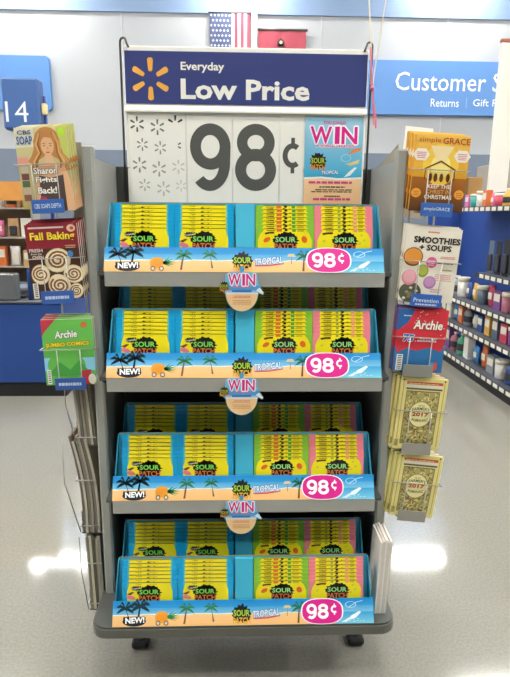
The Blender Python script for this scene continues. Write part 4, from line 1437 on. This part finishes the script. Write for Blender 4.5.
NUM = ['first', 'second', 'third', 'fourth', 'fifth', 'sixth', 'seventh', 'eighth', 'ninth', 'tenth']
rd = random.Random(21)
for li, (z, cols, kinds) in enumerate((
        (.26, ['#c9a070', '#e6e2da', '#d8733a', '#b9925a', '#c8405a', '#e0b04a', '#d8d4ca'], ['carton', 'pouch', 'carton', 'tub']),
        (.52, ['#e6e2da', '#c9a070', '#e0709a', '#c8405a', '#e6e2da', '#4aa07a', '#5a6a78'], ['carton', 'hang', 'pouch']),
        (.78, ['#e0b04a', '#d8733a', '#e6e2da', '#3f86c4', '#c8405a', '#2a2a2c'], ['pouch', 'bottle', 'carton']))):
    n = len(cols)
    for k, c in enumerate(cols):
        x = -2.2 + .28 - k * .125
        good(kinds[k % len(kinds)], c, (x, 3.47, .869 + z + .0008), 0, (.095, rd.uniform(.13, .2)),
             '%s from the pole end, %s shelf of the counter rack' % (NUM[k], ('lower', 'middle', 'upper')[li]), 'snacks on the checkout rack')

# ------------------------------------------------------------------ goods aisle on the right
ga = empty('gondola_shelving', (2.33, 2.45, 0))
tag(ga, 'blue-backed store shelving with price tags along the aisle on the right', 'shelving')
GL_ = 2.35            # length along the aisle
M_LIP = mat('shelf_edge_dark', '#3c3f45', .45, .2)
M_DECK = mat('shelf_deck', '#5a5f68', .5, .2)
M_TAG = mat('price_ticket', '#e3ddcd', .5, 0, .1, 60)
MB().box(.40, .43, 0, 2.75, .06, 1.86).build('back_panel', mat('gondola_blue', '#2a4a94', .5, 0, .1, 3), ga)
MB().box(.02, .40, 0, GL_, 0, .095).build('plinth', M_BLACK, ga)
MB().box(.0, .43, 2.735, 2.75, .06, 1.80).build('end_panel', mat('gondola_blue', '#2a4a94'), ga)
GSH = [(.125, 0, GL_), (.470, 0, GL_), (.745, 0, GL_ - .1), (1.070, 0, 1.25), (1.70, 0, 1.95)]
GW = ['bottom', 'second', 'third', 'fourth', 'top']
for i, (z, y0, y1) in enumerate(GSH):
    x0 = 0.0
    s = MB().box(x0 + .006, .40, y0, y1, z - .02, z, ch=.003).build('shelf', M_DECK, ga)
    MB().box(x0, x0 + .006, y0, y1, z - .045, z + .004, ch=.001).build('shelf_edge', M_LIP, s)
    k, y = 0, y0 + .05
    tagm = MB().box(-.003, -.0002, 0, .085, 0, .036, ch=.0006).mesh('price_ticket', M_TAG)
    while y < y1 - .1:
        link('price_ticket', tagm, s, (x0, y, z - .040))
        y += .125
for i, (z, y0, y1) in enumerate(GSH):
    rd = random.Random(50 + i)
    n = 0
    y = y1 - .10
    gap_w = {0: .165, 1: .15, 2: .16, 3: .13, 4: .13}[i]
    k = 0
    pal = GOODS if i < 4 else ['#e0709a', '#2fa39a', '#d8d4ca', '#d8733a', '#e0709a', '#c8405a', '#e0b04a', '#e6e2da']
    while y > .10:
        if i == 3:
            kind, c = 'hang', rd.choice(['#2a2a2c', '#5a6a78', '#2a2a2c', '#8a8f94'])
        else:
            kind = rd.choice(['pouch', 'carton', 'bottle', 'tub', 'pouch', 'carton'])
            c = pal[(k * 5 + i * 3) % len(pal)] if i < 4 else pal[k % len(pal)]
        hmax = {0: .24, 1: .20, 2: .22, 3: .34, 4: .16}[i]
        g = good(kind, c, (2.33 + (.13 if kind != 'hang' else .10), 2.45 + y, z + .0008), R(-90) + rd.uniform(-.08, .08), (gap_w * .80, hmax * rd.uniform(.72, 1)),
                 '%s from the far end, %s shelf of the aisle' % (NUM[k] if k < 10 else ['eleventh', 'twelfth', 'thirteenth', 'fourteenth', 'fifteenth', 'sixteenth', 'seventeenth', 'eighteenth', 'nineteenth'][k - 10], GW[i]), 'goods on the aisle shelves')
        y -= gap_w * rd.uniform(1.0, 1.2)
        k += 1

# tan storage boxes behind the aisle and a grey register
bx = empty('storage_box', (3.05, 6.1, 0))
tag(bx, 'tall tan cardboard storage carton behind the aisle shelves', 'box')
MB().cbox(-.28, .22, -.2, .2, 0, 2.12, .006).build('carton_body', mat('tan_carton', '#b4884e', .7, 0, .1, 5), bx)
MB().box(-.03, .03, -.202, -.2005, 1.2, 2.115).build('tape', mat('brown_tape', '#8a6434', .4), bx)
MB().box(-.27, .21, -.19, .19, 2.1205, 2.126).build('lid_flap', mat('tan_carton', '#b4884e'), bx)
bx = empty('storage_box', (4.2, 6.9, 0))
tag(bx, 'wide grey cabinet box standing behind the tan carton', 'box')
MB().cbox(-.5, .6, -.25, .25, 0, 2.36, .01).build('cabinet_body', mat('cab_grey', '#a39c92', .6, 0, .08, 5), bx)
MB().box(-.46, .05, -.262, -.2505, .08, 2.28, ch=.003).build('cabinet_door', mat('cab_grey2', '#aaa298', .6), bx)
MB().box(.06, .56, -.262, -.2505, .08, 2.28, ch=.003).build('cabinet_door', mat('cab_grey2', '#aaa298', .6), bx)
MB().tube([(.02, -.262, 1.1), (.02, -.285, 1.12), (.02, -.285, 1.25), (.02, -.262, 1.27)], .006, 6).build('door_handle', M_WIRE, bx)

pl = empty('white_post', (3.04, 4.8 + .55, 0))
tag(pl, 'tall slim white post with reddish cap behind the aisle shelves', 'post')
MB().cbox(.06, .30, -.02, .02, .02, 3.62, .006).build('shaft', mat('post_white', '#efe9dc', .5, 0, .03, 5), pl)
MB().cbox(.05, .31, -.13, .13, 0, .02, .004).build('foot_plate', M_STEEL, pl)
MB().cbox(.055, .305, -.026, .026, 3.62, 3.66, .006).build('cap', mat('cap_red', '#a8604a', .5), pl)
